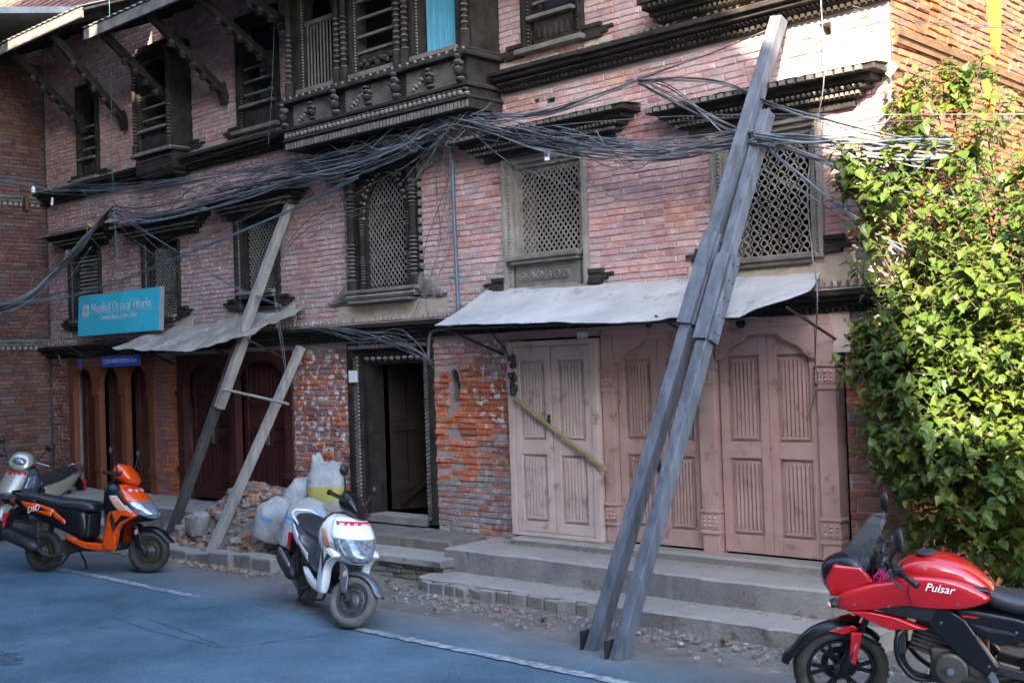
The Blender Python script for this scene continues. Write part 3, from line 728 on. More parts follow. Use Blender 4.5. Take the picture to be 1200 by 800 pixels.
f2 = upper_window(-15.3,-14.35,5.3,6.75, ('warm_curtain',.7), .24)
m = MB(); m.box(-15.3,-14.35,-.27,0,6.72,6.82); m.box(-15.36,-14.29,-.34,0,5.26,5.30)
for x in (-15.304,-14.376): m.box(x, x+.03, -.23, -.004, 5.302, 6.718)
m.box(-15.3,-14.35,-.30,0,5.02,5.258); m.box(-15.24,-14.41,-.24,0,4.96,5.019); m.box(-15.14,-14.51,-.15,0,4.9,4.958)
bead(m,-15.3,-14.35,5.2,-.30,.045,.018,.03,.02); bead(m,-15.24,-14.41,4.99,-.24,.04,.016,.03,.018); part(m, 'window_box', 'dark_wood', f2, bevel=.005)
for x in (-15.27,-14.38): colonette(x, -.32, 5.3, 6.7, .035, f2)
m = MB()
for i,(z,y,h,ins) in enumerate(((5.22,-.06,.05,.1),(5.27,-.12,.05,.06),(5.32,-.18,.05,.03),(5.37,-.25,.05,.0),(5.42,-.30,.05,-.02))): m.box(-6.45+ins, -4.45-ins, y, .02, z+.001, z+h-.001)
dent(m,-6.4,-4.5,5.275,5.31,-.15,-.11,.05); dent(m,-6.42,-4.48,5.375,5.41,-.29,-.24,.06); part(m, 'window_corbel', 'dark_wood', bevel=.005)

# the carved bay with three openings
bx0, bx1, by = -11.52, -8.45, -.5
m = MB()
m.box(bx0, bx1, by, .02, 4.80, 4.90); m.box(bx0-.02, bx1+.02, by-.03, .02, 4.903, 4.93); m.box(bx0+.02, bx1-.02, by+.02, .02, 4.93, 5.02)
m.box(bx0-.03, bx1+.03, by-.06, .02, 5.02, 5.06); m.box(bx0+.03, bx1-.03, by+.02, .02, 5.06, 5.33); m.box(bx0-.05, bx1+.05, by-.09, .02, 5.33, 5.37); m.box(bx0-.02, bx1+.02, by-.05, .02, 5.37, 5.42)
bay = part(m, 'bay_window', 'dark_wood', bevel=.006)
m = MB()
dent(m, bx0, bx1, 4.815, 4.885, by-.012, by, .055, .6); bead(m, bx0, bx1, 4.955, by+.02, .075, .03, .06, .025); bead(m, bx0, bx1, 5.0, by+.01, .075, .022, .07, .02); bead(m, bx0, bx1, 5.395, by-.05, .12, .03, .02, .02)
for k in range(int((bx1-bx0)/.075)): m.ball((bx0+.04+k*.075, by-.02, 4.965), (.028,.03,.03), 6, 4)
part(m, 'carved_row', 'grey_wood', bay, kind='stuff')
def figure(x, y, z0, h, par):            # small carved guardian on the strut
    m = MB(); s = h
    m.ball((x,y,z0+.12*s),(.055,.05,.12*s),8,5); m.ball((x,y-.02,z0+.42*s),(.06,.05,.2*s),8,5); m.ball((x,y-.03,z0+.68*s),(.05,.045,.13*s),8,5); m.ball((x,y-.04,z0+.88*s),(.04,.04,.1*s),8,5)
    m.ball((x-.05,y-.03,z0+.55*s),(.022,.03,.14*s),6,4); m.ball((x+.05,y-.03,z0+.6*s),(.022,.03,.12*s),6,4); part(m, 'carved_figure', 'dark_wood', par, smooth=True)
posts = [bx0+.06, bx0+1.02, bx0+2.04, bx1-.06]
for x in posts: figure(x, by-.05, 5.05, .30, bay)
for i in range(3):
    a, b = posts[i]+.1, posts[i+1]-.1
    part(diag_lattice(a, b, 5.075, 5.32, .034, 45, .011, by+.0), 'panel_lattice', 'grey_wood', bay, kind='stuff')
    figure((a+b)/2, by-.0, 5.08, .22, bay)
    m = MB()
    for k in range(7): m.ball((a+.12+.03*k, by-.005, 5.12+.018*k+.02*math.sin(k*2)), (.022,.02,.022), 6, 4)
    part(m, 'carved_scroll', 'grey_wood', bay, smooth=True)
for i,x in enumerate(posts):
    m = MB(); m.box(x-.11 if i else x-.05, x+.11 if i < 3 else x+.05, by+.08, by+.24, 5.42, 7.3); part(m, 'post', 'dark_wood', bay)
    for dx in ((-.06,.06) if 0 < i < 3 else (0.,)): colonette(x+dx, by+.03, 5.42, 7.2, .042, bay)
m = MB(); m.box(bx0-.02, bx1+.02, by-.03, .02, 7.2, 7.35); m.box(bx1-.06, bx1-.012, by+.241, .02, 5.421, 7.199); m.box(bx0+.012, bx0+.06, by+.241, .02, 5.421, 7.199); part(m, 'side_board', 'dark_wood', bay)
for i in range(3):
    a, b = posts[i]+.11, posts[i+1]-.11
    m = MB(); nested(m, a, b, 5.43, 7.2, 2, .05, by+.06, .04, by+.25); f3 = part(m, 'window_frame', 'dark_wood', bay, bevel=.004)
    m = MB(); vbead(m, a+.075, 5.45, 7.1, by+.10, .035, .015, .025, .015); vbead(m, b-.075, 5.45, 7.1, by+.10, .035, .015, .025, .015); part(m, 'frame_carving', 'grey_wood', f3 if False else bay, kind='stuff')
    m = arch_plate(a+.1, b-.1, 6.3, 7.15, [(a+.12,b-.12,6.3 if i else 6.2,.42)], by+.12, by+.18); part(m, 'arch_board', 'dark_wood', bay)
    m = MB(); m.box(a+.02, b-.02, by+.02, by+.14, 5.44, 5.49); part(m, 'sill', 'grey_wood', bay, bevel=.005)
    if i == 0:
        for k in range(9): m = MB(); x = a+.13+(b-a-.26)*k/8; m.box(x-.007, x+.007, by+.13, by+.145, 5.49, 6.25); part(m, 'bar', 'grey_wood', bay)
        m = MB(); m.box(a+.1, b-.1, by+.12, by+.16, 6.25, 6.30); part(m, 'rail', 'grey_wood', bay)
    if i == 1:
        for z in (5.72,5.9,6.1,6.3): m = MB(); m.box(a+.1, b-.1, by+.11, by+.15, z, z+.03); part(m, 'rail', 'grey_wood', bay)
        m = MB()
        for k in range(10): m.ball((a+.15+(b-a-.3)*k/9, by+.11, 5.6+.03*math.sin(k*2.2)), (.04,.025,.035), 6, 4)
        m.box(a+.1, b-.1, by+.13, by+.15, 5.49, 5.7); part(m, 'carved_panel', 'dark_wood', bay, smooth=False)
    if i == 2:
        m = MB(); m.sheet([[(a+.12+(b-a-.24)*k/60, by+.2+.022*math.sin(k*1.25+.4*math.sin(k*.7)), z) for k in range(61)] for z in (5.5,6.3,7.0)]); part(m, 'curtain', 'curtain', bay, smooth=True)
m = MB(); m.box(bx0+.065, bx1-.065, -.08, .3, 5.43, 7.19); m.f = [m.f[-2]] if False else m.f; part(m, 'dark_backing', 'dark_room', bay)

# eaves: two roof edges, rafters and struts
def eave(x0, x1, y, z, slope=.42):
    m = MB(); n = int((x1-x0)/.04)
    rows = []
    for t in (0,1): 
        yy = y+(1.6-.0)*t*1.0; rows.append([(x0+(x1-x0)*i/n, yy-.04*(1-t), z+.06+slope*(yy-y)+.012*math.cos(i*math.pi*.5)) for i in range(n+1)])
    m.sheet(rows); rf = part(m, 'roof', 'sheet_roof', solid=.012)
    m = MB(); m.box(x0, x1, y-.02, y+.02, z-.10, z+.04); part(m, 'fascia', 'grey_wood', rf, bevel=.005)
    m = MB(); m.hexa([(x0,y,z+.0),(x1,y,z+.0),(x1,y+1.6,z+1.6*slope),(x0,y+1.6,z+1.6*slope),(x0,y,z+.03),(x1,y,z+.03),(x1,y+1.6,z+.03+1.6*slope),(x0,y+1.6,z+.03+1.6*slope)]); part(m, 'boarding', 'dark_wood', rf)
    x = x0+.2
    while x < x1: m = MB(); m.beam((x,y+.02,z-.05),(x,y+1.5,z-.05+1.48*slope),.07,.09); part(m, 'rafter', 'dark_wood', rf); x += .55
    return rf
e1 = eave(-14.95, -3.9, -1.2, 6.82); e2 = eave(-19.6, -15.0, -1.2, 7.14)
for px_,pz in ((-17.3,6.1),(-16.05,5.95),(-14.62,5.88),(-13.45,5.88),(-12.4,6.1),(-11.75,6.3)):
    m = MB(); zt = 6.86 if px_ > -15 else 7.15; m.beam((px_,-.02,pz),(px_-.02,-1.1,zt-.1),.09,.10); m.beam((px_,-.03,pz-.12),(px_,-.10,pz+.15),.10,.10)
    for k in range(5): t = .15+.15*k; m.ball((px_, -.06-1.0*t, pz-.03+(zt-.2-pz)*t), (.06,.05,.07), 6, 4)
    part(m, 'strut', 'dark_wood')
# ------------------------------------------------------------------ ground-floor doors
def leaf(name, x0, x1, z0, z1, y, mt, rows_, par, groove=True, lab=None, pm=None, sw=.085):
    m = MB(); m.box(x0, x0+sw, y-.02, y+.02, z0, z1); m.box(x1-sw, x1, y-.02, y+.02, z0, z1); cuts = [z0]+[q for r_ in rows_ for q in r_]+[z1]
    for i in range(0, len(cuts), 2): m.box(x0+sw+.001, x1-sw-.001, y-.017, y+.02, cuts[i], cuts[i+1])
    d = part(m, name, mt, bevel=.004)
    if lab: d['label'] = lab
    for a,b in rows_:
        m = MB(); xx0, xx1 = x0+sw, x1-sw
        m.box(xx0, xx1, y+(.017 if groove else .006), y+.019, a, b)
        if groove:
            k = xx0+.04; st_ = (xx1-xx0-.08)/6
            m.box(xx0+.03, xx1-.03, y-.010, y+.007, a+.03, a+.055); m.box(xx0+.03, xx1-.03, y-.010, y+.007, b-.055, b-.03); m.box(xx0+.028, xx0+.036, y-.008, y+.007, a+.056, b-.056); m.box(xx1-.036, xx1-.028, y-.008, y+.007, a+.056, b-.056)
            for _ in range(6): m.box(k+.0065, k+st_-.0065, y-.012, y+.0165, a+.056, b-.056); k += st_
        else: m.hexa([(xx0+.02,y-.004,a+.02),(xx1-.02,y-.004,a+.02),(xx1-.005,y+.01,a+.005),(xx0+.005,y+.01,a+.005),(xx0+.02,y-.004,b-.02),(xx1-.02,y-.004,b-.02),(xx1-.005,y+.01,b-.005),(xx0+.005,y+.01,b-.005)])
        part(m, 'panel', pm or mt, d)
    return d
PZ = [(.60,1.28),(1.42,2.22)]
for x0,x1,y,mt,z0,z1 in ((-8.33,-7.83,-.09,'pale_pink_wood',.50,2.36),(-7.82,-7.32,-.085,'pale_pink_wood',.50,2.36)):
    leaf('door', x0, x1, z0, z1, y, mt, PZ, house)
m = MB(); m.box(-8.41,-8.335,-.12,.05,.455,2.42); m.box(-7.315,-7.24,-.12,.05,.455,2.42); m.box(-8.334,-7.316,-.12,.05,2.365,2.42); m.box(-8.334,-7.316,-.12,.05,.455,.495); part(m, 'door_frame', 'pale_pink_wood', bevel=.005)
for x0,x1 in ((-7.08,-6.61),(-6.605,-6.14),(-5.93,-5.44),(-5.435,-4.95)):
    leaf('door', x0, x1, .47, 2.435, .03, 'pink_wood', [(.62,1.3),(1.44,2.2)], house)
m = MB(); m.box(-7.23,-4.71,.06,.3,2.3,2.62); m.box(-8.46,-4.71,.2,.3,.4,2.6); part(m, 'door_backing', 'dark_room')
m = MB(); m.box(-8.47,-4.70,-.05,.05,2.44,2.615); part(m, 'lintel', 'pink_wood', bevel=.006)
for a,b in ((-7.08,-6.14),(-5.93,-4.95)):
    m = MB(); z1 = 2.438; zz = 2.16
    m.prism([(a,z1),(a,zz),(a+.08,zz+.02),(a+.14,zz+.1),(a+.3,zz+.17),(a+.34,zz+.22),(b-.34,zz+.22),(b-.3,zz+.17),(b-.14,zz+.1),(b-.08,zz+.02),(b,zz),(b,z1)], -.045, -.01); part(m, 'bracket_board', 'pink_wood')
for x,wd in ((-8.445,.05),(-7.155,.13),(-6.035,.17),(-4.85,.17)):
    m = MB(); m.box(x-wd/2, x+wd/2, -.06, .1, .42, 2.438); p = part(m, 'post', 'pink_wood', bevel=.006)
    for z in (.62,1.9):
        m = MB(); m.box(x-wd/2-.012, x+wd/2+.012, -.075, .05, z, z+.03); m.box(x-wd/2-.008, x+wd/2+.008, -.07, .05, z+.05, z+.17)
        if wd > .1:
            for i in range(3):
                for j in range(3): m.octa(x-wd/3+wd/3*i, -.07, z+.075+.035*j, .02, .02, .017)
        m.box(x-wd/2-.015, x+wd/2+.015, -.078, .05, z+.19, z+.215)
        part(m, 'carved_collar', 'pink_wood', p, bevel=.003)
m = MB(); m.box(-4.80,-4.62,-.055,-.03,2.2,2.62); part(m, 'tin_patch', 'pale_pink_wood', bevel=.003)
m = MB(); m.box(-4.96,-4.935,-.05,-.0,1.9,2.12); part(m, 'bolt', 'dark_metal')
for x,z in ((-7.86,1.62),(-6.60,1.58),(-6.62,1.2)): m = MB(); m.box(x-.015, x+.015, -.125 if x < -7 else -.01, -.1 if x < -7 else .012, z-.06, z+.06); m.tube([(x-.03,-.13 if x < -7 else -.015,z),(x+.03,-.13 if x < -7 else -.015,z)],.008); part(m, 'hasp', 'dark_metal')
# open dark doorway
m = MB(); nested(m, -11.1, -9.62, .45, 2.5, 3, .085, -.03, .05, .32, bottom=False); dd = part(m, 'doorway', 'dark_wood', bevel=.005)
m = MB()
for x in (-10.97,-9.75):
    z = .5
    while z < 2.3: m.beam((x-.035,-.0,z),(x+.035,-.0,z+.035),.03,.025,up=(0,1,0)); z += .045
bead(m, -10.85, -9.87, 2.31, .03, .11, .04, .05, .035); dent(m, -11.05, -9.67, 2.43, 2.47, -.06, -.02, .05); part(m, 'rope_carving', 'grey_wood', dd, kind='stuff')
m = MB(); m.box(-10.84,-9.86,.0,.3,.42,.5); part(m, 'threshold', 'stone', dd)
lf = [Vector((-10.80,.34)), Vector((-10.35,1.1))]
d_ = (lf[1]-lf[0]).normalized(); nn = Vector((d_.y,-d_.x))
def lp(u, o, z): q = lf[0]+d_*u+nn*o; return (q.x,q.y,z)
def lbox(mb, u0, u1, o0, o1, z0, z1): mb.hexa([lp(u0,o0,z0),lp(u1,o0,z0),lp(u1,o1,z0),lp(u0,o1,z0),lp(u0,o0,z1),lp(u1,o0,z1),lp(u1,o1,z1),lp(u0,o1,z1)])
m = MB()
for k in range(4): lbox(m, .21*k+.003, .21*k+.207, .0, .035, .52, 2.3)
dl = part(m, 'door', 'old_door', bevel=.004); dl['label'] = 'old plank door standing open inside the dark doorway'
m = MB(); lbox(m,.02,.82,.036,.06,1.45,1.53); lbox(m,.02,.82,.036,.06,.75,.83); part(m, 'ledge', 'old_door', dl)
m = MB(); m.beam(lp(.1,.08,.6),lp(.8,.08,1.1),.03,.06); part(m, 'brace', 'old_door', dl)
# three arched openings of the optician's
m = arch_plate(-18.0,-15.45,2.02,2.5,[(-17.83,-17.22,2.06,.3),(-17.0,-16.42,2.06,.3),(-16.22,-15.62,2.06,.3)],-.04,.03); part(m, 'arch_board', 'orange_wood')
for x in (-17.92,-17.11,-16.32,-15.53):
    m = MB(); m.box(x-.08, x+.08, -.035, .06, .5, 2.08); p = part(m, 'post', 'orange_wood', bevel=.006)
    for z in (.78,1.92): m = MB(); m.box(x-.1, x+.1, -.055, .05, z, z+.046); m.box(x-.095, x+.095, -.05, .05, z+.045, z+.1); part(m, 'collar', 'orange_wood', p, bevel=.004)
for a,b in ((-17.83,-17.2),(-17.02,-16.4),(-16.23,-15.61)): leaf('door', a, b, .5, 2.42, .13, 'brown_wood', [(.6,1.35),(1.45,2.3)], house, False, sw=.12)
m = MB(); wavy_box(m, -18.6, -14.9, -.75, .03, .1, .5, 20, .01, 11); wavy_box(m, -18.6, -14.9, -1.1, -.74, -.02, .24, 20, .02, 12); O = Vector((-16.7,-.5,0)); m.xf(Matrix.Translation(-O)); s_ = m.build('stone_steps', 'concrete'); s_.location = O; tag(s_, 'grey steps up to the three arched brown doors', 'steps')
# maroon double doors
m = arch_plate(-14.86,-12.2,2.05,2.46,[(-14.68,-13.62,2.07,.28),(-13.42,-12.36,2.07,.28)],-.02,.04); part(m, 'arch_board', 'maroon_wood')
for x in (-14.77,-13.52,-12.28):
    m = MB(); m.box(x-.085, x+.085, -.03, .08, .5, 2.1); p = part(m, 'post', 'maroon_wood', bevel=.006)
    for z in (.85,1.9): m = MB(); m.box(x-.105, x+.105, -.05, .05, z, z+.075); part(m, 'collar', 'maroon_wood', p, bevel=.004)
for a,b in ((-14.68,-14.15),(-14.15,-13.62),(-13.42,-12.89),(-12.89,-12.36)):
    d = leaf('door', a+.003, b-.003, .5, 2.42, .12, 'maroon_wood', [(.6,1.3),(1.45,1.75),(1.85,2.3)], house, False)
    for k in range(3):
        xx = a+.13+.12*k
        for z0,z1 in ((.68,1.22),(1.9,2.25)): m = MB(); m.box(xx-.03, xx+.03, .104, .117, z0, z1); part(m, 'moulding', 'maroon_wood', d)
for x in (-14.15,-12.89): m = MB(); m.box(x-.02,x+.02,.08,.1,1.25,1.45); part(m, 'padlock', 'steel')
m = MB(); wavy_box(m, -14.88, -11.9, -.72, .03, -.02, .47, 20, .02, 13); O = Vector((-13.4,-.4,0)); m.xf(Matrix.Translation(-O)); s_ = m.build('concrete_ledge', 'concrete'); s_.location = O; tag(s_, 'grey concrete ledge below the maroon double doors, half under rubble', 'ledge')
# little niche
m = arch_plate(-9.40,-9.20,2.05,2.2,[(-9.38,-9.22,2.05,.11)],-.012,.1); part(m, 'niche_arch', 'mortar')
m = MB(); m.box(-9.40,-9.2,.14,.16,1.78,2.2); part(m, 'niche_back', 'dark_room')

# ------------------------------------------------------------------ other houses
nb = empty('neighbour_house', (-20.5,-1,0), 0, 'dark brick house jutting forward beside the optician', 'house'); NO = Vector(nb.location)
def npart(mb, name, mt, parent=nb, **k): mb.xf(Matrix.Translation(-NO)); return mb.build(name, mt, parent, **k)
m = MB(); m.box(-24,-18.66,-3.6,6,-.05,7.3); nw = npart(m, 'wall', 'dark_mortar')
bulk = MB(); bulk.c = []
PN = lambda u,v,o: (-18.66+o, u, v)
for a,b,c,d in layout(-3.55, -.02, .02, 7.2, [(-3.6,0,2.72,2.86),(-3.6,0,5.02,5.14)]):
    cc = tuple(k*.42 for k in col_low()); brick_geo(bulk, PN, a, b, c, d, U(.006,.014), (*cc, 0))  # brick tones scaled down on this wall
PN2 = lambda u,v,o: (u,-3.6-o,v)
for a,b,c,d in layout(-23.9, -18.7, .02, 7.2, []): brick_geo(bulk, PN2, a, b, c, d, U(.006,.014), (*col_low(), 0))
npart(bulk, 'brickwork', 'low_bloom_brick', nw, kind='stuff')
for z in (2.74,5.03): m = MB(); m.box(-18.66,-18.57,-3.7,-.01,z+.06,z+.1); m.box(-18.66,-18.6,-3.66,-.01,z,z+.058); npart(m, 'cornice', 'grey_wood', bevel=.005); m = MB(); [m.box(-18.66,-18.62,-3.6+.09*k,-3.55+.09*k,z-.05,z-.002) for k in range(39)]; npart(m, 'dentil_row', 'mortar', kind='stuff')
m = MB(); m.box(-34,-18.7,1.5,8,-.05,14); wg = npart(m, 'rear_wing', 'dark_mortar')
bulk = MB(); bulk.c = []; PW = lambda u,v,o: (u,1.5-o,v)
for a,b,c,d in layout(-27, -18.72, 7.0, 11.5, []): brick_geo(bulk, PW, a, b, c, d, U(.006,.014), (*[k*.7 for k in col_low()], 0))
npart(bulk, 'brickwork', 'low_bloom_brick', wg, kind='stuff')
m = MB(); m.hexa([(-24.3,-4.3,7.2),(-18.2,-4.3,7.2),(-18.2,6.2,9.3),(-24.3,6.2,9.3),(-24.3,-4.3,7.3),(-18.2,-4.3,7.3),(-18.2,6.2,9.4),(-24.3,6.2,9.4)]); npart(m, 'roof', 'sheet_roof')
# rear house behind the shrub
rh = empty('rear_house', (-1,6,0), 0, 'brick house with a grey pier behind the leafy shrub', 'house'); RO = Vector(rh.location)
m = MB(); m.box(-4.18,6,3.6,8,-.05,7.5); m.xf(Matrix.Translation(-RO)); rw = m.build('wall', 'mortar', rh)
bulk = MB(); bulk.c = []; PR = lambda u,v,o: (u,3.6-o,v)
for a,b,c,d in layout(-4.1, 2.5, .02, 7.4, []): brick_geo(bulk, PR, a, b, c, d, U(.004,.02), (*[k*.9 for k in col_low()], 0))
bulk.xf(Matrix.Translation(-RO)); bulk.build('brickwork', 'brick', rw, kind='stuff')
m = MB(); m.box(-4.1,-3.7,3.35,3.62,-.05,7.5); m.xf(Matrix.Translation(-RO)); m.build('pier', 'concrete', rh, bevel=.02)
# unseen houses added around the street, outlines and depths shaped to cast its shade
def add_shade_house(x0, x1, y, h, lab, gable=None, dep=7):
    o = empty('shade_house', ((x0+x1)/2,y,0), 0, lab, 'house'); q = Vector(o.location)
    m = MB()
    poly = gable or [(x0,-.05),(x1,-.05),(x1,h),(x0,h)]
    m.prism(poly, y-dep, y); m.xf(Matrix.Translation(-q)); m.build('wall', 'house_plaster' if y < -8 else 'dark_plaster', o)
    for fl in range(int(h/2.8)):
        x = x0+.8
        while x < x1-1.2:
            m = MB(); m.box(x, x+.9, y-.02, y+.03, 1+2.8*fl, 2.3+2.8*fl); m.xf(Matrix.Translation(-q)); m.build('window', 'window_glass', o)
            m = MB(); m.box(x-.05, x+.95, y-.01, y+.08, .92+2.8*fl, .99+2.8*fl); m.xf(Matrix.Translation(-q)); m.build('sill', 'concrete', o); x += 2.1
mat('dark_plaster', (.15,.12,.10), (.11,.09,.08), 1, .9, .2, 30, world=True)  # kept dark to cut light bounced onto the left end
mat('house_plaster', (.55,.44,.36), (.46,.37,.30), 1, .9, .2, 30, world=True)  # pale and warm to bounce fill light onto the facade
def up(p, y):                            # where the sun ray through a point meets the plane of the houses opposite
    p = Vector(p); q = p+SUN*((y-p.y)/SUN.y); return (q.x, q.z)
YB = -12.2
edge = [up(F(1085,600,-.7),YB), up(F(1072,540,-.6),YB), up(F(1052,400,-.5),YB), up(F(1000,270),YB), up(F(955,130),YB), up(F(800,-10),YB)]
add_shade_house(-7.3, edge[0][0], YB, 12.5, 'unseen tall plastered house across the street, gable shaped to cast the shade edge', [(-7.3,-.05),(edge[0][0]+.02,-.05)]+edge+[(edge[-1][0]-1.5,edge[-1][1]+1.5),(-7.3,edge[-1][1]+1.5)])
add_shade_house(-9.5, -7.32, YB, 11.8, 'unseen plastered house across the street, kept lower than the gabled one to pass sun')
low = up(F(1160,555,-.8),YB); add_shade_house(edge[0][0]+.04, 16, YB, low[1], 'unseen low plastered house across the street, height set to shade the shrub foot')
l1 = up((-15.30,-.3,6.05),-5.6); l2 = up((-14.45,-.3,6.05),-5.6)
add_shade_house(-9.85, -6.4, -6.7, 12.5, 'added thin tall house stepping forward across the street to block sky', dep=1.2)  # added out of view to block front sky from the left and middle
add_shade_house(3.2, 18, 7.5, 12, 'added unseen tall house past the shrub, blocking sky from the right')  # added out of view to block sky light from the right
YL = -5.2  # houses added close here to darken the left; thin depths let sun pass
l1 = up((-15.30,-.3,6.05),YL); l2 = up((-14.45,-.3,6.05),YL); l0 = up((-17.2,-1.2,7.05),YL)
add_shade_house(l1[0], l2[0], YL, l1[1], 'added thin house across the street, parapet kept low as a sun gap', dep=1.2)
add_shade_house(l0[0], l1[0]-.02, YL, l0[1], 'added thin house at the narrow end, lowered to let sun reach the eaves', dep=1.2)
add_shade_house(-27, l0[0]-.02, YL, 13.5, 'added tall dark house at the narrow end, shading the left')
add_shade_house(l2[0]+.02, -9.9, YL, 13.0, 'added thin tall corner house, shading the left where the street narrows', dep=1.2)
# ------------------------------------------------------------------ awnings
def awning(name, top, edge, mt, label, sag=.06, drop=.0, n=48, k=9, seed=1, rough=1.):
    # top / edge: lists of points (polylines) joined by a rumpled sheet
    def at(P, t):
        L = [(Vector(P[i+1])-Vector(P[i])).length for i in range(len(P)-1)]; s = t*sum(L)
        for i,l in enumerate(L):
            if s <= l or i == len(L)-1: return Vector(P[i]).lerp(Vector(P[i+1]), s/l)
            s -= l
    rows = []
    for j in range(k+1):
        v = j/k; row = []
        for i in range(n+1):
            u = i/n; p = at(top,u).lerp(at(edge,u), v)
            p.z -= sag*math.sin(math.pi*v)*(.6+.5*noise.noise(Vector((u*5,seed,0)))); p.z += rough*(.016*noise.noise(Vector((u*9,v*2,seed)))+.006*noise.noise(Vector((u*40,v*8,seed))))
            if v > .9: p.y += .02*rough*noise.noise(Vector((u*25,seed*3,1))); p.z += .014*rough*noise.noise(Vector((u*12,seed*5,2)))
            row.append(p)
        rows.append(row)
    m = MB(); m.sheet(rows); O = Vector(rows[k//2][n//2]); O.z = rows[0][0].z
    e = empty(name, O, 0, label, 'awning'); m.xf(Matrix.Translation(-O)); m.build('sheet', mt, e, solid=.006)
    return e, O
a1, O = awning('awning', [(-8.75,-.02,2.98),(-4.88,-.02,2.86)], [(-8.62,-.92,2.60),(-7.5,-.93,2.57),(-6.3,-.92,2.52),(-5.32,-.9,2.52),(-5.14,-.9,2.49),(-5.0,-.9,2.55),(-4.56,-.82,2.67)], 'awning_sheet', 'pale grey sheet awning over the pink shutters', .03)
for x in (-8.55,-6.0,-4.75): m = MB(); m.tube([(x,-.02,2.3),(x+.02,-.85,2.56)],.012); m.xf(Matrix.Translation(-O)); m.build('stay', 'dark_metal', a1)
m = MB(); m.tube([(-8.6,-.88,2.57),(-5.0,-.86,2.49)],.014); m.xf(Matrix.Translation(-O)); m.build('edge_rod', 'dark_metal', a1)
a2, O = awning('awning', [(-15.3,-.03,2.86),(-13.6,-.03,2.9),(-11.9,-.03,2.98)], [(-15.2,-.8,2.60),(-14.2,-.85,2.53),(-13.1,-.82,2.49),(-12.3,-.6,2.65),(-11.75,-.35,2.86)], 'dirty_sheet', 'ragged dirty sheet awning over the maroon doors', .02, seed=4, rough=2.8)
for x in (-14.9,-13.3,-12.3): m = MB(); m.tube([(x,-.02,2.35),(x+.02,-.6,2.6)],.014); m.xf(Matrix.Translation(-O)); m.build('stay', 'dark_metal', a2)

# ------------------------------------------------------------------ signs
def board(name, x0, x1, y, z0, z1, label, mt, th=.05, tilt=0):
    e = empty(name, ((x0+x1)/2,y,z0), 0, label, 'sign'); w_, h = x1-x0, z1-z0; e.rotation_euler = (tilt,0,0)
    m = MB(); m.box(-w_/2, w_/2, 0, th, 0, h); m.build('panel', 'sign_edge', e, bevel=.004); m = MB(); m.box(-w_/2+.008, w_/2-.008, -.006, -.001, .008, h-.008); m.build('face', mt, e)
    return e, w_, h
RX = Matrix.Rotation(R(90),4,'X')
e, w_, h = board('shop_sign', -17.05, -14.72, -.34, 2.82, 3.43, 'turquoise signboard lettered Nemkul Optical Works above the arched doors', 'sign_blue', .06, R(-3))
text_mesh('lettering', 'Nemkul Optical Works', .205, 'sign_letter', Matrix.Translation((-w_/2+.40,-.008,h*.66)) @ RX, e, .001, sx=.86)
text_mesh('lettering', 'Contact Lens & Eye Clinic', .115, 'sign_letter', Matrix.Translation((-w_/2+.66,-.008,h*.42)) @ RX, e, .001, sx=.88)
m = MB(); m.box(-w_/2+.40, w_/2-.16, -.009, -.0065, h*.52, h*.535); m.build('rule', 'sign_letter', e)
m = MB()
for i in range(2):
    for j in range(2): m.box(-w_/2+.13+.1*i, -w_/2+.215+.1*i, -.009, -.0065, h*.47+.1*j, h*.47+.085+.1*j)
m.build('emblem', 'sign_letter', e)
for x in (-w_/2+.2, w_/2-.2):
    for z in (.06, h-.08): m = MB(); m.box(x-.02, x+.02, .06, .32, z, z+.04); m.build('bracket', 'dark_metal', e)
e, w_, h = board('door_sign', -16.82, -15.70, -.10, 2.355, 2.515, 'small bright blue sign about computerised eye refraction', 'sign_deep_blue', .02)
text_mesh('lettering', 'COMPUTERISED EYE REFRACTION', .085, 'white_print', Matrix.Translation((0,-.008,h*.5)) @ RX, e, .001, align='CENTER', sx=.74)
e, w_, h = board('notice', -17.62, -17.50, -.07, 2.33, 2.50, 'tiny blue and orange notice over the first arched door', 'sign_deep_blue', .01)
m = MB(); m.box(-w_/2+.01, w_/2-.01, -.010, -.0065, .01, .05); m.build('band', 'orange_paint', e)
p = F(414,441,-.05); e, w_, h = board('paper_notice', p.x-.085, p.x+.085, -.05, p.z-.075, p.z+.075, 'blank white paper notice on the dark door frame', 'paper_white', .004)
p = F(642,183,-.35); e, w_, h = board('paper_tag', p.x-.035, p.x+.035, -.36, p.z-.05, p.z+.05, 'little purple and white tag hanging from the cables', 'paper_white', .004)
m = MB(); m.box(-.025,.025,-.0095,-.0065,.04,.09); m.build('print', 'blue_print', e)
m = MB(); m.box(-.012,.012,-.012,-.0097,.045,.075); m.build('print', 'plate_red', e)

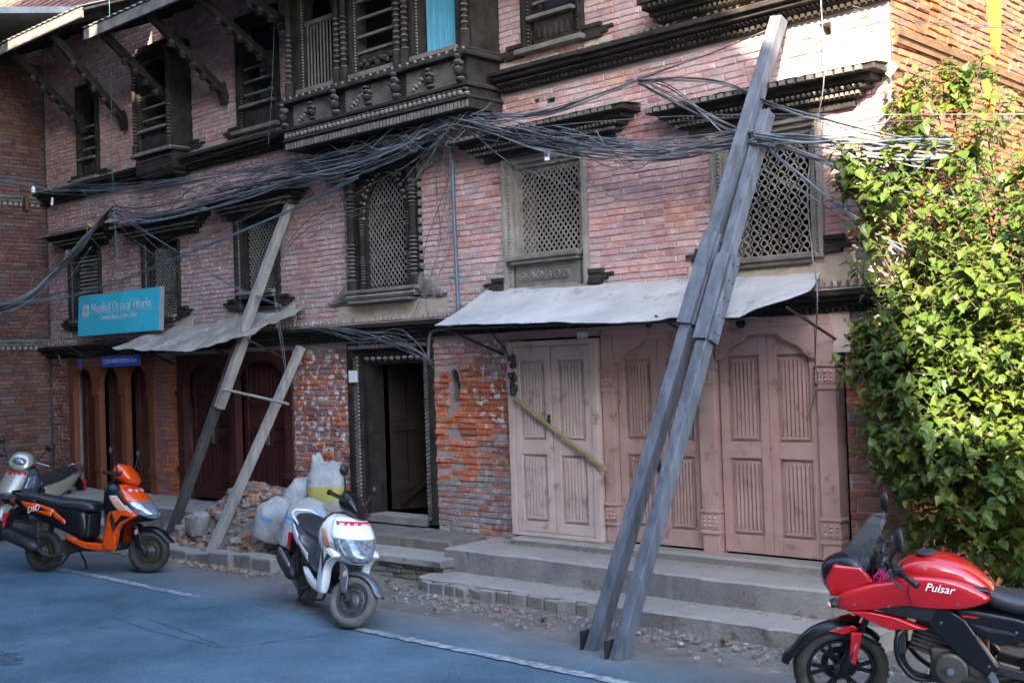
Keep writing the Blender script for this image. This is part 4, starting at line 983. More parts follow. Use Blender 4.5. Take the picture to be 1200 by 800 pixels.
def gadget(name, px_, py, y, lab, cat, geo, mt):
    m = MB(); geo(m); o = m.build(name, mt, bevel=.003); o.location = F(px_,py,y); tag(o, lab, cat)
gadget('junction_box', 683, 393, -.07, 'small white junction box on the pink lintel', 'box', lambda m: m.box(-.05,.05,-.03,.02,-.035,.035), 'paper_white')
gadget('lamp_holder', 866, 379, -.10, 'round black lamp holder under the pale awning', 'lamp', lambda m: m.lathe([(.001,0),(.04,.005),(.045,.03),(.02,.06),(.02,.09),(.001,.09)], (0,0,0), (0,1,0), 12), 'black_plastic')
gadget('lamp_holder', 760, 378, -.10, 'black lamp holder hanging from the pink lintel beside the beams', 'lamp', lambda m: m.lathe([(.001,-.05),(.028,-.04),(.03,.02),(.012,.05),(.012,.09),(.001,.09)], (0,0,0), (0,0,1), 10), 'black_plastic')
gadget('meter_plate', 1043, 81, -.06, 'small white diamond plate on the broken sunlit corner', 'plate', lambda m: m.prism([(-.07,0),(0,-.07),(.07,0),(0,.07)], -.012, .0), 'paper_white')
gadget('hanging_bag', 30, 238, -1.0, 'small brown bag hanging from cables by the dark wall', 'bag', lambda m: (m.loft([ring((0,0,z), (1,0,0), (0,1,0), a, a*.5, 2.6, 10) for z,a in ((-.13,.05),(-.11,.075),(0,.07),(.09,.05),(.11,.015))])), 'brown_wood')
gadget('insulator', 39, 222, -1.1, 'pale insulator knob on the level cables', 'insulator', lambda m: m.lathe([(.001,-.05),(.03,-.045),(.02,-.01),(.035,.0),(.02,.03),(.001,.05)], (0,0,0), (0,0,1), 10), 'white_print')
gadget('insulator', 61, 236, -.7, 'slim white insulator hanging below the level cables', 'insulator', lambda m: m.lathe([(.001,-.06),(.018,-.055),(.018,.05),(.001,.06)], (0,0,0), (.2,0,1), 8), 'white_print')
# ------------------------------------------------------------------ props that shore the wall
e = empty('shoring_prop', G(705,772), 0, 'tall pair of spliced grey timber beams propping the house by the pink shutters', 'prop'); O = Vector(e.location)
def bpart(a, b, w_, h, name, mt, par, up=(0,-1,.4), bev=.008, w2=None, h2=None):
    m = MB(); m.beam(Vector(a)-O, Vector(b)-O, w_, h, up, w2, h2); return m.build(name, mt, par, bevel=bev)
A0, A1 = G(695,768,-.05), F(913,22,-.12); B0, B1 = G(724,781,-.05), F(899,132,-.36)
A0.z = B0.z = -.03
La = lambda t: A0.lerp(A1,t); Lb = lambda t: B0.lerp(B1,t)
bpart(La(0), La(.56), .105, .12, 'beam', 'prop_wood', e); bpart(La(.54)+Vector((-.0,-.012,.0)), La(1), .115, .115, 'beam', 'prop_wood', e)
bpart(Lb(0), Lb(.62), .10, .12, 'beam', 'prop_wood', e); bpart(Lb(.60)+Vector((0,-.012,0)), Lb(1), .10, .11, 'beam', 'prop_wood', e)
da = (A1-A0).normalized(); sd = da.cross(Vector((0,-1,.4))).normalized(); fr = sd.cross(da)
for L_, t0, t1, wx in ((La,.49,.635,.13),(Lb,.555,.715,.12)):
    for off in (fr*-.075, fr*.075, sd*.075, sd*-.075):
        q = L_(t0)+off; r_ = L_(t1)+off; ver = abs(off.dot(fr)) > abs(off.dot(sd))
        bpart(q, r_, wx if ver else .028, .028 if ver else .115, 'splice_plate', 'prop_wood', e, bev=.004)
    m = MB()
    for i in range(5):
        for s_ in (-.03,.03): q = L_(t0+(t1-t0)*(.1+.2*i))+sd*s_-O; m.ball(q-fr*.09*(-1 if fr.y < 0 else 1)*-1, .009, 6, 4); m.ball(L_(t0+(t1-t0)*(.1+.2*i))+fr*s_+sd*.092-O, .009, 6, 4)
    m.build('bolt', 'dark_metal', e)
for q in (A0,B0):
    m = MB(); b = Vector((q.x,q.y,.0))-O; m.box(b.x-.075, b.x-.065, b.y-.06, b.y+.05, 0, .14); m.build('foot_plate', 'dark_metal', e)
e = empty('shoring_prop', (-12.9,-1.1,0), 0, 'weathered pair of timber props joined by a crossbar before the maroon doors', 'prop'); O = Vector(e.location)
A0, A1 = F(196,622,-1.0), F(342,232,-.05); B0, B1 = G(241,661,-.04), F(353,406,-.14)
La = lambda t: A0.lerp(A1,t); Lb = lambda t: B0.lerp(B1,t)
A0.z -= .15
bpart(La(0), La(.60), .10, .11, 'lower_beam', 'black_prop_wood', e); bpart(La(.40)+Vector((.10,-.03,-.02)), La(.62)+Vector((.10,-.03,-.02)), .10, .11, 'splice_block', 'pale_prop_wood', e); bpart(La(.59)+Vector((.0,-.01,0)), La(1), .115, .12, 'upper_beam', 'pale_prop_wood', e, w2=.09, h2=.09)
bpart(Lb(-.02), Lb(1), .10, .11, 'beam', 'pale_prop_wood', e, w2=.09, h2=.09)
bpart(F(262,456,La(.40).y-.08), F(337,473,Lb(.72).y-.09), .03, .06, 'crossbar', 'pale_prop_wood', e)
# bar across the first pink door
q0, q1 = F(602,466,-.16), F(712,552,-.16); m = MB(); m.beam((0,0,0), q1-q0, .025, .034); o = m.build('door_bar', 'bamboo', bevel=.006); o.location = q0; tag(o, 'yellow wooden bar slanting across the first pink door', 'bar')
m = MB(); q0 = F(601,437,-.12)
for k in range(26): m.ball((U(-.03,.03), U(-.03,.03), U(-.22,.22)), (.03,.03,.04), 6, 4)
m.tube([(-.3,.02,.42),(-.1,0,.25),(0,0,.1)],.008); o = m.build('hanging_bundle', 'dark_cable', smooth=True); o.location = q0; tag(o, 'black tangled bundle hanging beside the first pink door', 'bundle')

# ------------------------------------------------------------------ cables
CG = 'overhead cables strung along the facade'
def cable(pts, r_, mt, label, group=CG, n=7, sides=5):
    P = spline(pts, n); O = P[0].copy(); m = MB(); m.tube([p-O for p in P], r_, sides); o = m.build('cable', mt, smooth=True); o.location = O; tag(o, label, 'cable', group)
def bundle(px_, cnt, spread, label, rr=(.005,.011), mts=('cable','cable','cable','dark_cable','blue_cable'), y=-.35, ysp=.10):
    for i in range(cnt):
        off = [U(-1,1), U(-1,1), U(-1,1)]; pts = []
        for k,q in enumerate(px_):
            s_ = spread*(q[3] if len(q) > 3 else 1); yy = (q[2] if len(q) > 2 and q[2] is not None else y)
            pts.append(F(q[0]+U(-.3,.3)*s_, q[1]+off[0]*s_*1.3+U(-.9,.9)*s_, yy+off[1]*ysp*.5+U(-.3,.3)*ysp))
        cable(pts, U(*rr)*(.72 if rr[1] < .0125 else 1), mts[int(rnd.random()*len(mts))], label)
L_L = 'cable in the drooping tangle above the optician sign'
bundle([(-30,368,-1.7),(25,352,-1.2),(62,322,-.75),(95,286,-.5),(118,258),(132,246)], 9, 4, L_L, (.0126,.013), ('dark_cable','dark_cable','cable'))
bundle([(132,246),(170,252),(240,238),(300,222),(350,205),(440,180),(525,142)], 9, 5, 'grey cable in the sagging bundle between sign and bay', (.006,.013))
bundle([(-30,205,-1.6),(30,216,-1.1),(70,222,-.6),(150,222,-.45),(260,205),(345,190),(430,172),(525,140)], 8, 4, 'cable running level below the upper cornice on the dark end', (.005,.009), ('blue_cable','dark_cable','cable'))
bundle([(255,222),(330,210),(400,202),(470,178),(525,142)], 9, 6, 'pale cable bunched under the carved bay', (.006,.012), ('cable','cable','blue_cable'))
bundle([(300,196),(360,192),(440,176),(500,152),(530,136)], 7, 5, 'pale cable bunched under the carved bay', (.006,.012), ('cable','cable','blue_cable'))
bundle([(522,138),(570,152),(630,170),(700,180),(780,182),(850,170),(885,160,-.55)], 10, 5, 'cable in the thick swag over the middle lattice window', (.006,.012), ('cable','cable','blue_cable','dark_cable'))
bundle([(522,138),(580,138),(640,130),(700,112),(748,94)], 7, 4, 'cable rising from the knot by the bay to the wall hook', (.006,.011))
bundle([(530,140),(590,148),(670,160),(760,172),(850,163),(885,160,-.55)], 7, 6, 'cable in the thick swag over the middle lattice window', (.005,.010), ('cable','blue_cable','cable'))
bundle([(748,94),(800,122),(850,148),(885,160,-.55)], 6, 3, 'cable dropping from the wall hook to the grey beams', (.006,.011), ('cable','cable'))
bundle([(748,94),(785,105),(820,130),(845,158)], 2, 3, 'cable dropping from the wall hook to the grey beams', (.006,.01), ('cable',))
bundle([(748,94),(800,92),(850,98),(905,122),(980,145),(1060,163),(1120,170)], 4, 2, 'cable arching from the wall hook over the right lattice window', (.007,.011))
bundle([(748,94),(830,66),(905,36,-.15)], 3, 3, 'cable climbing from the wall hook to the top of the beams', (.005,.008), ('dark_cable','cable'))
bundle([(885,160,-.55),(940,163,-.5),(1000,166),(1060,168),(1115,166)], 9, 6, 'cable running from the beams into the leafy shrub', (.006,.012), ('blue_cable','cable','dark_cable'))
bundle([(885,160,-.55),(940,178,-.5),(1000,198),(1060,216),(1120,228)], 7, 4, 'cable running from the beams into the leafy shrub', (.006,.012), ('blue_cable','cable','dark_cable'))
bundle([(1010,178),(1060,182),(1110,184)], 6, 4, 'short pale cable sheathed at the broken corner', (.010,.015), ('cable',))
bundle([(880,162,-.55),(930,200,-.5),(985,245,-.4),(1060,298,-.3)], 3, 2, 'blue-grey cable slanting down past the right lattice window', (.006,.010), ('blue_cable',))
bundle([(878,190,-.4),(940,225),(1000,262),(1075,300)], 2, 4, 'tan cord slanting across the right lattice window', (.005,.007), ('cable',))
bundle([(-30,358,-1.8),(60,350,-1.),(120,336,-.7),(210,302,-.6),(300,262,-.5),(345,243,-.4),(420,206)], 2, 2, 'twisted blue cable crossing in front of the turquoise sign', (.008,.011), ('blue_cable',))
bundle([(92,224,-.5),(130,248,-.5),(210,298,-.5),(270,335,-.4),(330,360,-.4)], 2, 2, 'straight blue cable slanting over the left lattice windows', (.007,.009), ('blue_cable',))
bundle([(132,246),(165,278),(210,318),(240,345)], 2, 10, 'thin cable sagging over the left lattice windows', (.004,.006), ('cable',))
bundle([(105,270),(150,300),(200,275),(260,255),(330,225)], 2, 12, 'thin cable sagging over the left lattice windows', (.004,.006), ('cable','dark_cable'))
bundle([(-30,180,-1.6),(40,212,-1.),(90,222,-.5),(180,205),(330,150,-.3)], 2, 8, 'thin cable crossing the dark corner below the eaves', (.004,.006), ('blue_cable','dark_cable'))
for k in range(5): bundle([(528+U(-6,6),140),(U(480,512),190),(U(430,470),232),(U(360,400),262),(330,300)], 1, 8, 'thin cable crossing the arched lattice window', (.003,.006), ('cable','dark_cable'))
bundle([(555,160),(640,178),(720,230),(800,225),(900,195),(1000,165)], 1, 3, 'single wire looping low over the pink brickwork', (.005,.005), ('blue_cable',))
bundle([(545,150),(600,195),(660,215),(700,240),(760,218)], 1, 3, 'single wire looping low over the middle lattice window', (.005,.005), ('cable',))
bundle([(600,155),(700,150),(800,143),(900,138),(1010,140),(1200,138)], 2, 4, 'straight thin wire spanning to the shrub', (.004,.005), ('dark_cable','cable'))
bundle([(530,175,-.12),(531,230,-.1),(534,300,-.1),(537,368,-.12)], 1, .5, 'thick blue-grey conduit running down the brick wall', (.022,.022), ('blue_cable',))
for k in range(6): bundle([(526+U(-4,4),142,-.3),(522+U(-12,12),210,-.12),(512+U(-18,18),290,-.12),(500+U(-25,25),370,-.25)], 1, 2, 'thin wire hanging down beside the arched window', (.003,.005), ('dark_cable','cable'))
for k in range(9): bundle([(U(340,390),U(372,392),-.25),(U(400,440),U(385,398),-.28),(U(450,480),U(385,410),-.25),(507,424,-.15)], 1, 5, 'thin wire tangled over the dark doorway', (.004,.007), ('cable','dark_cable','cable'))
bundle([(545,362,-.28),(525,385,-.2),(505,390,-.12),(502,422,-.08)], 1, 1, 'fat grey pipe bending down beside the dark doorway', (.02,.02), ('cable',))
for k in range(6): bundle([(U(60,110),U(405,415),-.3),(U(80,120),U(418,430),-.3),(U(130,170),U(395,425),-.3),(U(150,190),U(385,400),-.35)], 1, 6, 'wire looped beneath the turquoise sign', (.004,.006), ('dark_cable','cable'))
for k in range(8): bundle([(U(-15,5),U(340,380),-1.3),(U(15,35),U(340,420),-1.),(U(40,70),U(300,420),-.7),(U(70,120),U(280,330),-.45)], 1, 8, 'wire dangling by the dark neighbouring wall', (.004,.007), ('dark_cable','dark_cable','cable'))
bundle([(128,0,-.9),(130,90,-.7),(132,200,-.5),(137,300,-.45),(141,370,-.42),(150,392,-.42)], 1, 1, 'thin green wire hanging down past the turquoise sign', (.006,.006), ('green_cable',))
bundle([(322,10,-.4),(318,110,-.4),(314,170,-.4)], 1, 2, 'pale wire hanging beside the carved bay', (.004,.004), ('cable',))
bundle([(962,0,-.35),(966,90,-.4),(956,150,-.4),(946,220,-.4),(952,300,-.3),(958,345,-.9),(955,420,-.3),(958,450,-.1),(945,492,-.1)], 1, 1, 'long grey wire hanging past the right lattice window to the shutters', (.008,.008), ('cable',))
bundle([(320,340,-.5),(330,400,-.5),(337,450,-.5)], 2, 4, 'wire hanging from the ragged awning', (.004,.005), ('cable',))
for k in range(3): bundle([(1000,5+k*5,-.2),(1080,22+k*3,.5),(1200,30+k*4,1.2)], 1, 2, 'thin wire crossing the sunlit gable wall', (.004,.005), ('dark_cable',))
def stray(px0, px1, lab, n, yc, amp):
    for i in range(n):
        a = U(px0,px1); b = min(px1+60, a+U(60,190)); pts = []
        for k in range(5):
            t = k/4; x = a+(b-a)*t; pts.append(F(x, yc(x)+U(-amp,amp)+amp*1.4*math.sin(math.pi*t)*U(-.3,1), -.36+U(-.08,.06)))
        cable(pts, U(.003,.0065), ('cable','cable','dark_cable','blue_cable')[int(rnd.random()*4)], lab)
stray(130, 480, 'loose strand in the tangle left of the bay knot', 22, lambda x: 250-.27*(x-130) if x < 525 else 143, 13)
stray(530, 820, 'loose strand in the tangle right of the bay knot', 20, lambda x: 145+.12*(x-530) if x < 780 else 175-.1*(x-780), 13)
stray(430, 520, 'loose strand under the carved bay knot', 10, lambda x: 165-.2*(x-430), 16)
stray(880, 1040, 'loose strand between the beams and the shrub', 8, lambda x: 168+.1*(x-880), 12)
# ties round the tangle
for px_,py,mt,lab in ((107,262,'bamboo','yellow tie knotted round the drooping cables'),(82,297,'cable','pale tie knotted round the drooping cables')):
    o = F(px_,py,-.38); m = MB()
    for k in range(4): m.lathe([(.05,-.012),(.062,0),(.05,.012),(.045,0)], (U(-.015,.015),0,U(-.03,.03)), (U(.5,.8),U(-.2,.2),.7), 8, True)
    m.tube([(0,-.06,0),(.0,-.07,-.06),(-.02,-.06,-.14)],.006); q = m.build('cable_tie', mt); q.location = o; tag(q, lab, 'tie')

# ------------------------------------------------------------------ rubble, sacks, stones
def chunk_geo(mb, c, s, cc, flat=.6):
    n0 = len(mb.v); rot = Matrix.Rotation(U(0,6.28),3,'Z') @ Matrix.Rotation(U(-.5,.5),3,'X'); sx, sy, sz = s*U(.7,1.3), s*U(.6,1.1), s*flat*U(.6,1.2)
    vs = [Vector((a*sx*U(.6,1), b*sy*U(.6,1), d*sz*U(.6,1))) for d in (-1,1) for a,b in ((-1,-1),(1,-1),(1,1),(-1,1))]
    mb.add([rot @ v+Vector(c) for v in vs], MB.HX)
    if mb.c is not None: mb.c += [cc]*8
CR = [(.34,.16,.09),(.30,.24,.19),(.26,.22,.19),(.36,.30,.24),(.40,.19,.10),(.22,.19,.17),(.33,.27,.22)]
def mound_h(x, y):                       # heap against the maroon doors
    dx, dy = (x+12.25)/.85, (y+.40)/.75; d = dx*dx+dy*dy; return max(0, .40*(1-d))+.15*max(0,1-((x+12.9)/1.1)**2-((y+.75)/.5)**2)
mnd = MB(); rows = []
for j in range(26):
    y = -1.35+1.35*j/25; rows.append([(-14.0+2.9*i/40, y, .02+mound_h(-14.0+2.9*i/40,y)+.03*noise.noise(Vector((i*.5,j*.5,0)))+(.33*max(0,min(1,(y+1.25)/.7)) )) for i in range(41)])
e = empty('rubble_heap', (-12.6,-.6,0), 0, 'heap of broken bricks and earth against the maroon doors', 'rubble'); O = Vector(e.location)
mnd.sheet(rows); mnd.xf(Matrix.Translation(-O)); mnd.build('earth', 'dirt', e, smooth=True)
def gz(x, y): return .02+mound_h(x,y)+.33*max(0,min(1,(y+1.25)/.7))
bulk = MB(); bulk.c = []; cnt = 0
for k in range(1500):
    x, y = rnd.gauss(-12.55,.6), -1.2+1.15*rnd.random()
    if x < -13.95 or x > -11.3: continue
    s = .015+.05*rnd.random()**2.2; cc = CR[int(rnd.random()*7)]; f_ = U(.8,1.15)
    if s > .042 and cnt < 110:
        mb = MB(); mb.c = []; chunk_geo(mb, (0,0,0), s, (*[c*f_ for c in cc],0)); o = mb.build('brick_fragment', 'rubble', e, bevel=.006); o.location = Vector((x,y,gz(x,y)+s*.4))-O; cnt += 1
    else: chunk_geo(bulk, Vector((x,y,gz(x,y)+s*.3))-O, s, (*[c*f_ for c in cc],0))
bulk.build('small_rubble', 'rubble', e, kind='stuff')
def boulder(px_, py, y, s, lab, mt='stone', sq=(1,1,.8)):
    p = F(px_,py,y); m = MB(); bm = bmesh.new(); bmesh.ops.create_icosphere(bm, subdivisions=2, radius=1)
    vs = [v.co.copy() for v in bm.verts]; sd = U(0,50)
    out = []
    for v in vs:
        q = Vector([max(-.72,min(.72,c)) for c in v])*(1+.25*noise.noise(v*1.4+Vector((sd,0,0)))); out.append((q.x*s*sq[0], q.y*s*sq[1], q.z*s*sq[2]+s*sq[2]*.6))
    m.add(out, [tuple(v.index for v in f.verts) for f in bm.faces]); bm.free(); o = m.build('stone', mt); o.location = p; tag(o, lab, 'stone'); return o
boulder(232,628,-1.05,.19,'big grey block of stone between the left props','stone',(1,.8,1.15))
boulder(262,610,-.95,.12,'rounded stone in the rubble beside the pale prop')
boulder(255,668,-1.35,.08,'small pale stone at the foot of the pale prop')
boulder(205,648,-1.3,.07,'small stone by the orange scooter wheel')
boulder(975,753,-1.35,.05,'small pale stone on the verge near the red motorcycle')
e = empty('kerb', (-12.4,-1.35,0), 0, 'row of rough mossy kerb stones below the rubble', 'kerb'); O = Vector(e.location); x = -14.2
while x < -11.0:
    l = U(.28,.5); m = MB(); y0 = -1.42+U(-.03,.03)+.1*max(0,(x+12)); q = [(x,y0,-.05),(x+l-.02,y0+U(-.03,.03),-.05),(x+l-.02,y0+.2,-.05),(x,y0+.2,-.05)]; h = U(.11,.17)
    m.hexa(q+[(a,b,h+U(-.02,.02)) for a,b,_ in q]); m.xf(Matrix.Translation(-O)); m.build('kerb_stone', 'stone', e, bevel=.02); x += l
def sack(px_, py, y, w_, h, d, lab, lean=0, rz=0, marks=None, opened=False):
    p = F(px_,py,y); e = empty('sack', p, rz, lab, 'sack', 'filled sacks on the rubble heap'); e.rotation_euler = (lean[0],lean[1],rz) if isinstance(lean, tuple) else (0,lean,rz)
    rings = []; sd = U(0,99); N = 36; K = 22
    def pt(k, t, grow=0):
        a = 2*math.pi*k/N; cs, sn = math.cos(a), math.sin(a); cs = math.copysign(abs(cs)**.62,cs); sn = math.copysign(abs(sn)**.62,sn)
        if opened: prof = .80+.20*math.sin(min(1,t*2.2)*math.pi/2)-.22*max(0,t-.6)/.4
        else: prof = min(1,(t/.12+.25))**.5*(1 if t < .72 else 1-.72*((t-.72)/.28)**1.3)*(1+.08*math.sin(t*3.1))
        dp = prof*(1 if t < .7 else 1-.5*(t-.7)/.3)
        f_ = noise.noise(Vector((a*1.9,t*5.5+sd,sd))); g_ = noise.noise(Vector((math.cos(a)*2,math.sin(a)*2,t*2.5+sd)))
        cr = -.035*(1-abs(f_))**6+.07*g_+.02*noise.noise(Vector((a*7,t*15,sd)))
        crn = .07*(abs(cs)*abs(sn))**2*(1 if t < .2 or t > .6 else .3)
        return Vector(((w_/2*(prof*(1+cr)+crn)+grow)*cs, (d/2*(dp*(1+cr)+crn)+grow)*sn, h*t+.03*noise.noise(Vector((a*1.5,t*4,sd)))))
    for j in range(K+1): rings.append([pt(k, j/K) for k in range(N)])
    if opened:
        rings[-1] = [v+Vector((0,0,.05*noise.noise(v*12)+(.06 if v.x < -.08 else -.02))) for v in rings[-1]]; rings.append([Vector((v.x*.86,v.y*.82,v.z-.05)) for v in rings[-1]]); rings.append([Vector((v.x*.7,v.y*.6,h*.72)) for v in rings[-1]]); rings.append([Vector((v.x*.2,v.y*.2,h*.7)) for v in rings[-1]])
    m = MB(); m.loft(rings); m.build('cloth', 'sack_cloth', e, smooth=True)
    for mt,k0,k1,t0,t1 in marks or []:
        k0 *= N/28; k1 *= N/28
        K2 = max(3,int((t1-t0)*30)); m = MB(); m.sheet([[pt(k0+(k1-k0)*i/16, t0+(t1-t0)*j/K2, .004) for i in range(17)] for j in range(K2+1)]); m.build('printed_band', mt, e, smooth=True)
sack(384,602,-.66,.42,.60,.30,'open upright plastic sack with a yellow printed band', 0, R(30), [('yellow_print',14,27,.26,.52),('yellow_print',14,24,.02,.09)], True)
sack(318,634,-1.05,.42,.54,.30,'slumped grey sack beside a blue lettered one', (R(10),R(18)), R(35), [('blue_print',19,21,.5,.62)])
sack(350,644,-1.12,.46,.60,.32,'slumped grey sack with blue stripes and lettering', (R(8),R(22)), R(35), [('blue_print',14,24,.50,.56),('blue_print',15,21,.6,.66),('blue_print',22,23,.1,.9),('blue_print',24,24.8,.1,.9),('blue_print',25.6,26.2,.1,.85)])
sack(346,602,-.78,.42,.48,.30,'grey sack lying behind the lettered sack', (R(-10),R(35)), R(20))
# litter and pebbles along the verge
bulk = MB(); bulk.c = []
for k in range(2600):
    x = U(-10.9,-1.5); y = -1.25-abs(rnd.gauss(0,.24)) if x > -8.7 else -1.0-abs(rnd.gauss(0,.28))
    s = .004+.016*rnd.random()**3; cc = (.26,.22,.19) if rnd.random() > .3 else (.34,.32,.30) if rnd.random() > .2 else CR[0]; chunk_geo(bulk, (x,y,.022+s*.3), s, (*cc,0), .7)
for k in range(500):
    x = U(-8.6,-4.3); y = -.78-abs(rnd.gauss(0,.05)) if rnd.random() < .5 else -.2-abs(rnd.gauss(0,.08)); z = (.15 if y < -.6 and x < -6.5 else .16 if y < -.6 else .385); s = .004+.010*rnd.random()**2; chunk_geo(bulk, (x,y,z+.003), s, (.33,.27,.22,0), .6)
for k in range(700):
    x = U(-14.5,-10.8); y = -1.45-abs(rnd.gauss(0,.1)); s = .005+.02*rnd.random()**3; chunk_geo(bulk, (x,y,.022+s*.2), s, (*CR[int(rnd.random()*7)],0), .7)
o = bulk.build('gravel', 'rubble', kind='stuff'); tag(o, 'scattered gravel and brick crumbs along the verge', 'gravel')
for px_,py,mt,lab,cat in ((712,712,'paper_white','crumpled white scrap of paper on the gravel by the broken step','litter'),(313,664,'yellow_print','yellow wrapper at the foot of the pale prop','litter'),(868,735,'paper_white','torn pale scrap of paper on the gravel by the lower step','litter')):
    p = G(px_,py,.03); m = MB(); rows = [[(U(-.01,.01)+.025*i, .02*j+U(-.008,.008), .012+U(0,.025)) for i in range(-2,3)] for j in range(-2,3)]; m.sheet(rows); o = m.build('litter', mt, solid=.001); o.location = p; tag(o, lab, cat)
# ------------------------------------------------------------------ plants
def leaf_verts(L, W):                    # pointed heart-shaped leaf, folded along the midrib
    return [(0,0,0),(W*.5,L*.22,.12*W),(W*.42,L*.5,.10*W),(0,L,-.10*L),(-W*.42,L*.5,.10*W),(-W*.5,L*.22,.12*W),(0,L*.3,-.03*W),(0,L*.62,-.03*L)], [(0,1,6),(1,2,7,6),(2,3,7),(0,6,5),(6,7,4,5),(7,3,4)]
def leaf_at(mb, p, d, up_, L, W):
    d = Vector(d).normalized(); x = d.cross(Vector(up_))
    if x.length < 1e-3: x = Vector((1,0,0))
    x.normalize(); n_ = x.cross(d); vs, fs = leaf_verts(L, W); p = Vector(p); mb.add([p+x*a+d*b+n_*c for a,b,c in vs], fs)
bush = empty('leafy_shrub', (-3.3,-.5,0), 0, 'big sunlit leafy shrub growing over the corner of the brick house', 'shrub'); BO = Vector(bush.location)
lumps = [(1140,170,-.15,.36,38),(1095,120,-.1,.20,26),(1185,230,-.25,.50,60),(1115,225,-.2,.34,60),(1150,310,-.5,.55,150),(1092,320,-.3,.26,60),(1185,410,-.7,.65,220),(1120,420,-.6,.46,210),(1078,395,-.45,.30,110),(1050,450,-.45,.25,80),
         (1155,510,-.75,.60,230),(1100,530,-.65,.42,170),(1205,560,-.7,.6,160),(1070,545,-.45,.24,50),(1130,615,-.45,.40,70),(1190,640,-.5,.5,90),(1085,640,-.35,.22,20),(1028,395,-.35,.13,26),(1043,505,-.35,.16,34),(1245,300,-.5,.7,150),(1265,480,-.6,.7,170),(1112,100,-.05,.10,10),(1062,120,-.1,.09,14),(1072,165,-.15,.15,20),(1066,215,-.2,.15,18),(1148,90,-.02,.07,9),
         (1005,205,-.35,.10,16),(1035,240,-.35,.15,28),(985,193,-.4,.04,6),(1025,280,-.3,.09,12),(1000,230,-.4,.08,9),(1048,195,-.3,.10,12),(1012,330,-.35,.07,7),(1012,430,-.35,.10,12)]
sunleaf = MB(); twigs = MB(); nl = 0; singles = []
root = Vector((-3.1,-.1,0)); 
for lx,ly,ly_,lr,cnt in lumps:
    c = F(lx,ly,ly_); 
    mid = root.lerp(c,.5)+Vector((U(-.15,.15),.15,0)); twigs.tube([p-BO for p in spline([root+Vector((U(-.3,.3),U(-.1,.2),0)), mid, c],6)],[.02*(1-.75*i/12) for i in range(13)],5)
    for k in range(int(cnt*1.6)):        # a short sprig carrying three to six leaves
        d = Vector((rnd.gauss(0,1),rnd.gauss(0,1),rnd.gauss(0,1))).normalized(); q = c+d*lr*(rnd.random()**.45)
        if q.y > .1 and q.x < -4.15: q.y = -.1
        if q.y > -.06 and q.x < -4.12: q.y = -.06-U(0,.1)
        if q.z < .05: q.z = U(.05,.3)
        ax = (d*.8+Vector((U(-.4,.4),U(-.6,.1),.55+U(-.3,.3)))).normalized(); ln = U(.10,.22); tip = q+ax*ln; twigs.tube([q-ax*.05-BO, tip-BO],.0025,3)
        nlv = int(U(3,7)); ph = U(0,6.28)
        for i in range(nlv):
            t = (i+.6)/nlv; b = q+ax*ln*t; a = ph+i*2.4; s1 = ax.cross(Vector((0,0,1)))
            if s1.length < .01: s1 = Vector((1,0,0))
            s1.normalize(); s2 = ax.cross(s1); ld = (s1*math.cos(a)+s2*math.sin(a))*.9+ax*.45*t+Vector((0,-.15,-.30+U(-.2,.2)))
            L_ = (.03+.09*rnd.random()**1.2)*(1.25-.5*t)
            if len(singles) < 260 and lr > .3 and 1040 < lx < 1190 and 250 < ly < 560 and d.y < -.35 and L_ > .085: singles.append((b,ld.normalized(),L_))
            else: leaf_at(sunleaf, b-BO, ld, (U(-.3,.3),-.35,1), L_, L_*.72)
sunleaf.build('foliage', 'leaf_green', bush, kind='stuff')
lm = []
for k in range(6):
    vs, fs = leaf_verts(1, U(.62,.8)); me = bpy.data.meshes.new('leaf'); me.from_pydata(vs, [], fs); me.materials.append(MT['leaf_green']); lm.append(me)
for b,d,L_ in singles:
    o = bpy.data.objects.new('leaf', lm[int(rnd.random()*6)]); col.objects.link(o); o.parent = bush; o.location = b-BO; x = d.cross(Vector((U(-.3,.3),-.35,1))).normalized(); n_ = x.cross(d); o.rotation_euler = Matrix((x,d,n_)).transposed().to_euler(); o.scale = (L_,)*3
twigs.build('branches', 'twig', bush)
def weed(px_, py, lab, s=.09, z=.03):
    p = G(px_,py,z); m = MB()
    for k in range(22): a = U(0,6.28); leaf_at(m, (U(-.03,.03)*s*12,U(-.03,.03)*s*12,U(0,.6)*s), (math.cos(a),math.sin(a),U(.1,.9)), (0,0,1), s*U(.5,1), s*U(.2,.45))
    o = m.build('weed', 'leaf_green'); o.location = p; tag(o, lab, 'weed', 'weeds along the verge')
for px_,py,s,lab in ((546,692,.10,'green weed at the crumbled left end of the lower step'),(552,685,.06,'green weed at the crumbled left end of the lower step'),(633,708,.12,'tall green weed against the broken step stones'),(692,716,.12,'tall green weed against the broken step stones'),(637,729,.05,'small weed on the gravel verge'),(500,690,.05,'small weed on the gravel verge'),(848,755,.05,'small weed on the gravel verge'),(225,640,.10,'weed growing between the left kerb stones'),(322,655,.09,'weed growing between the left kerb stones'),(300,640,.09,'weed growing between the left kerb stones'),(455,683,.05,'small weed on the gravel verge')): weed(px_, py, lab, s)
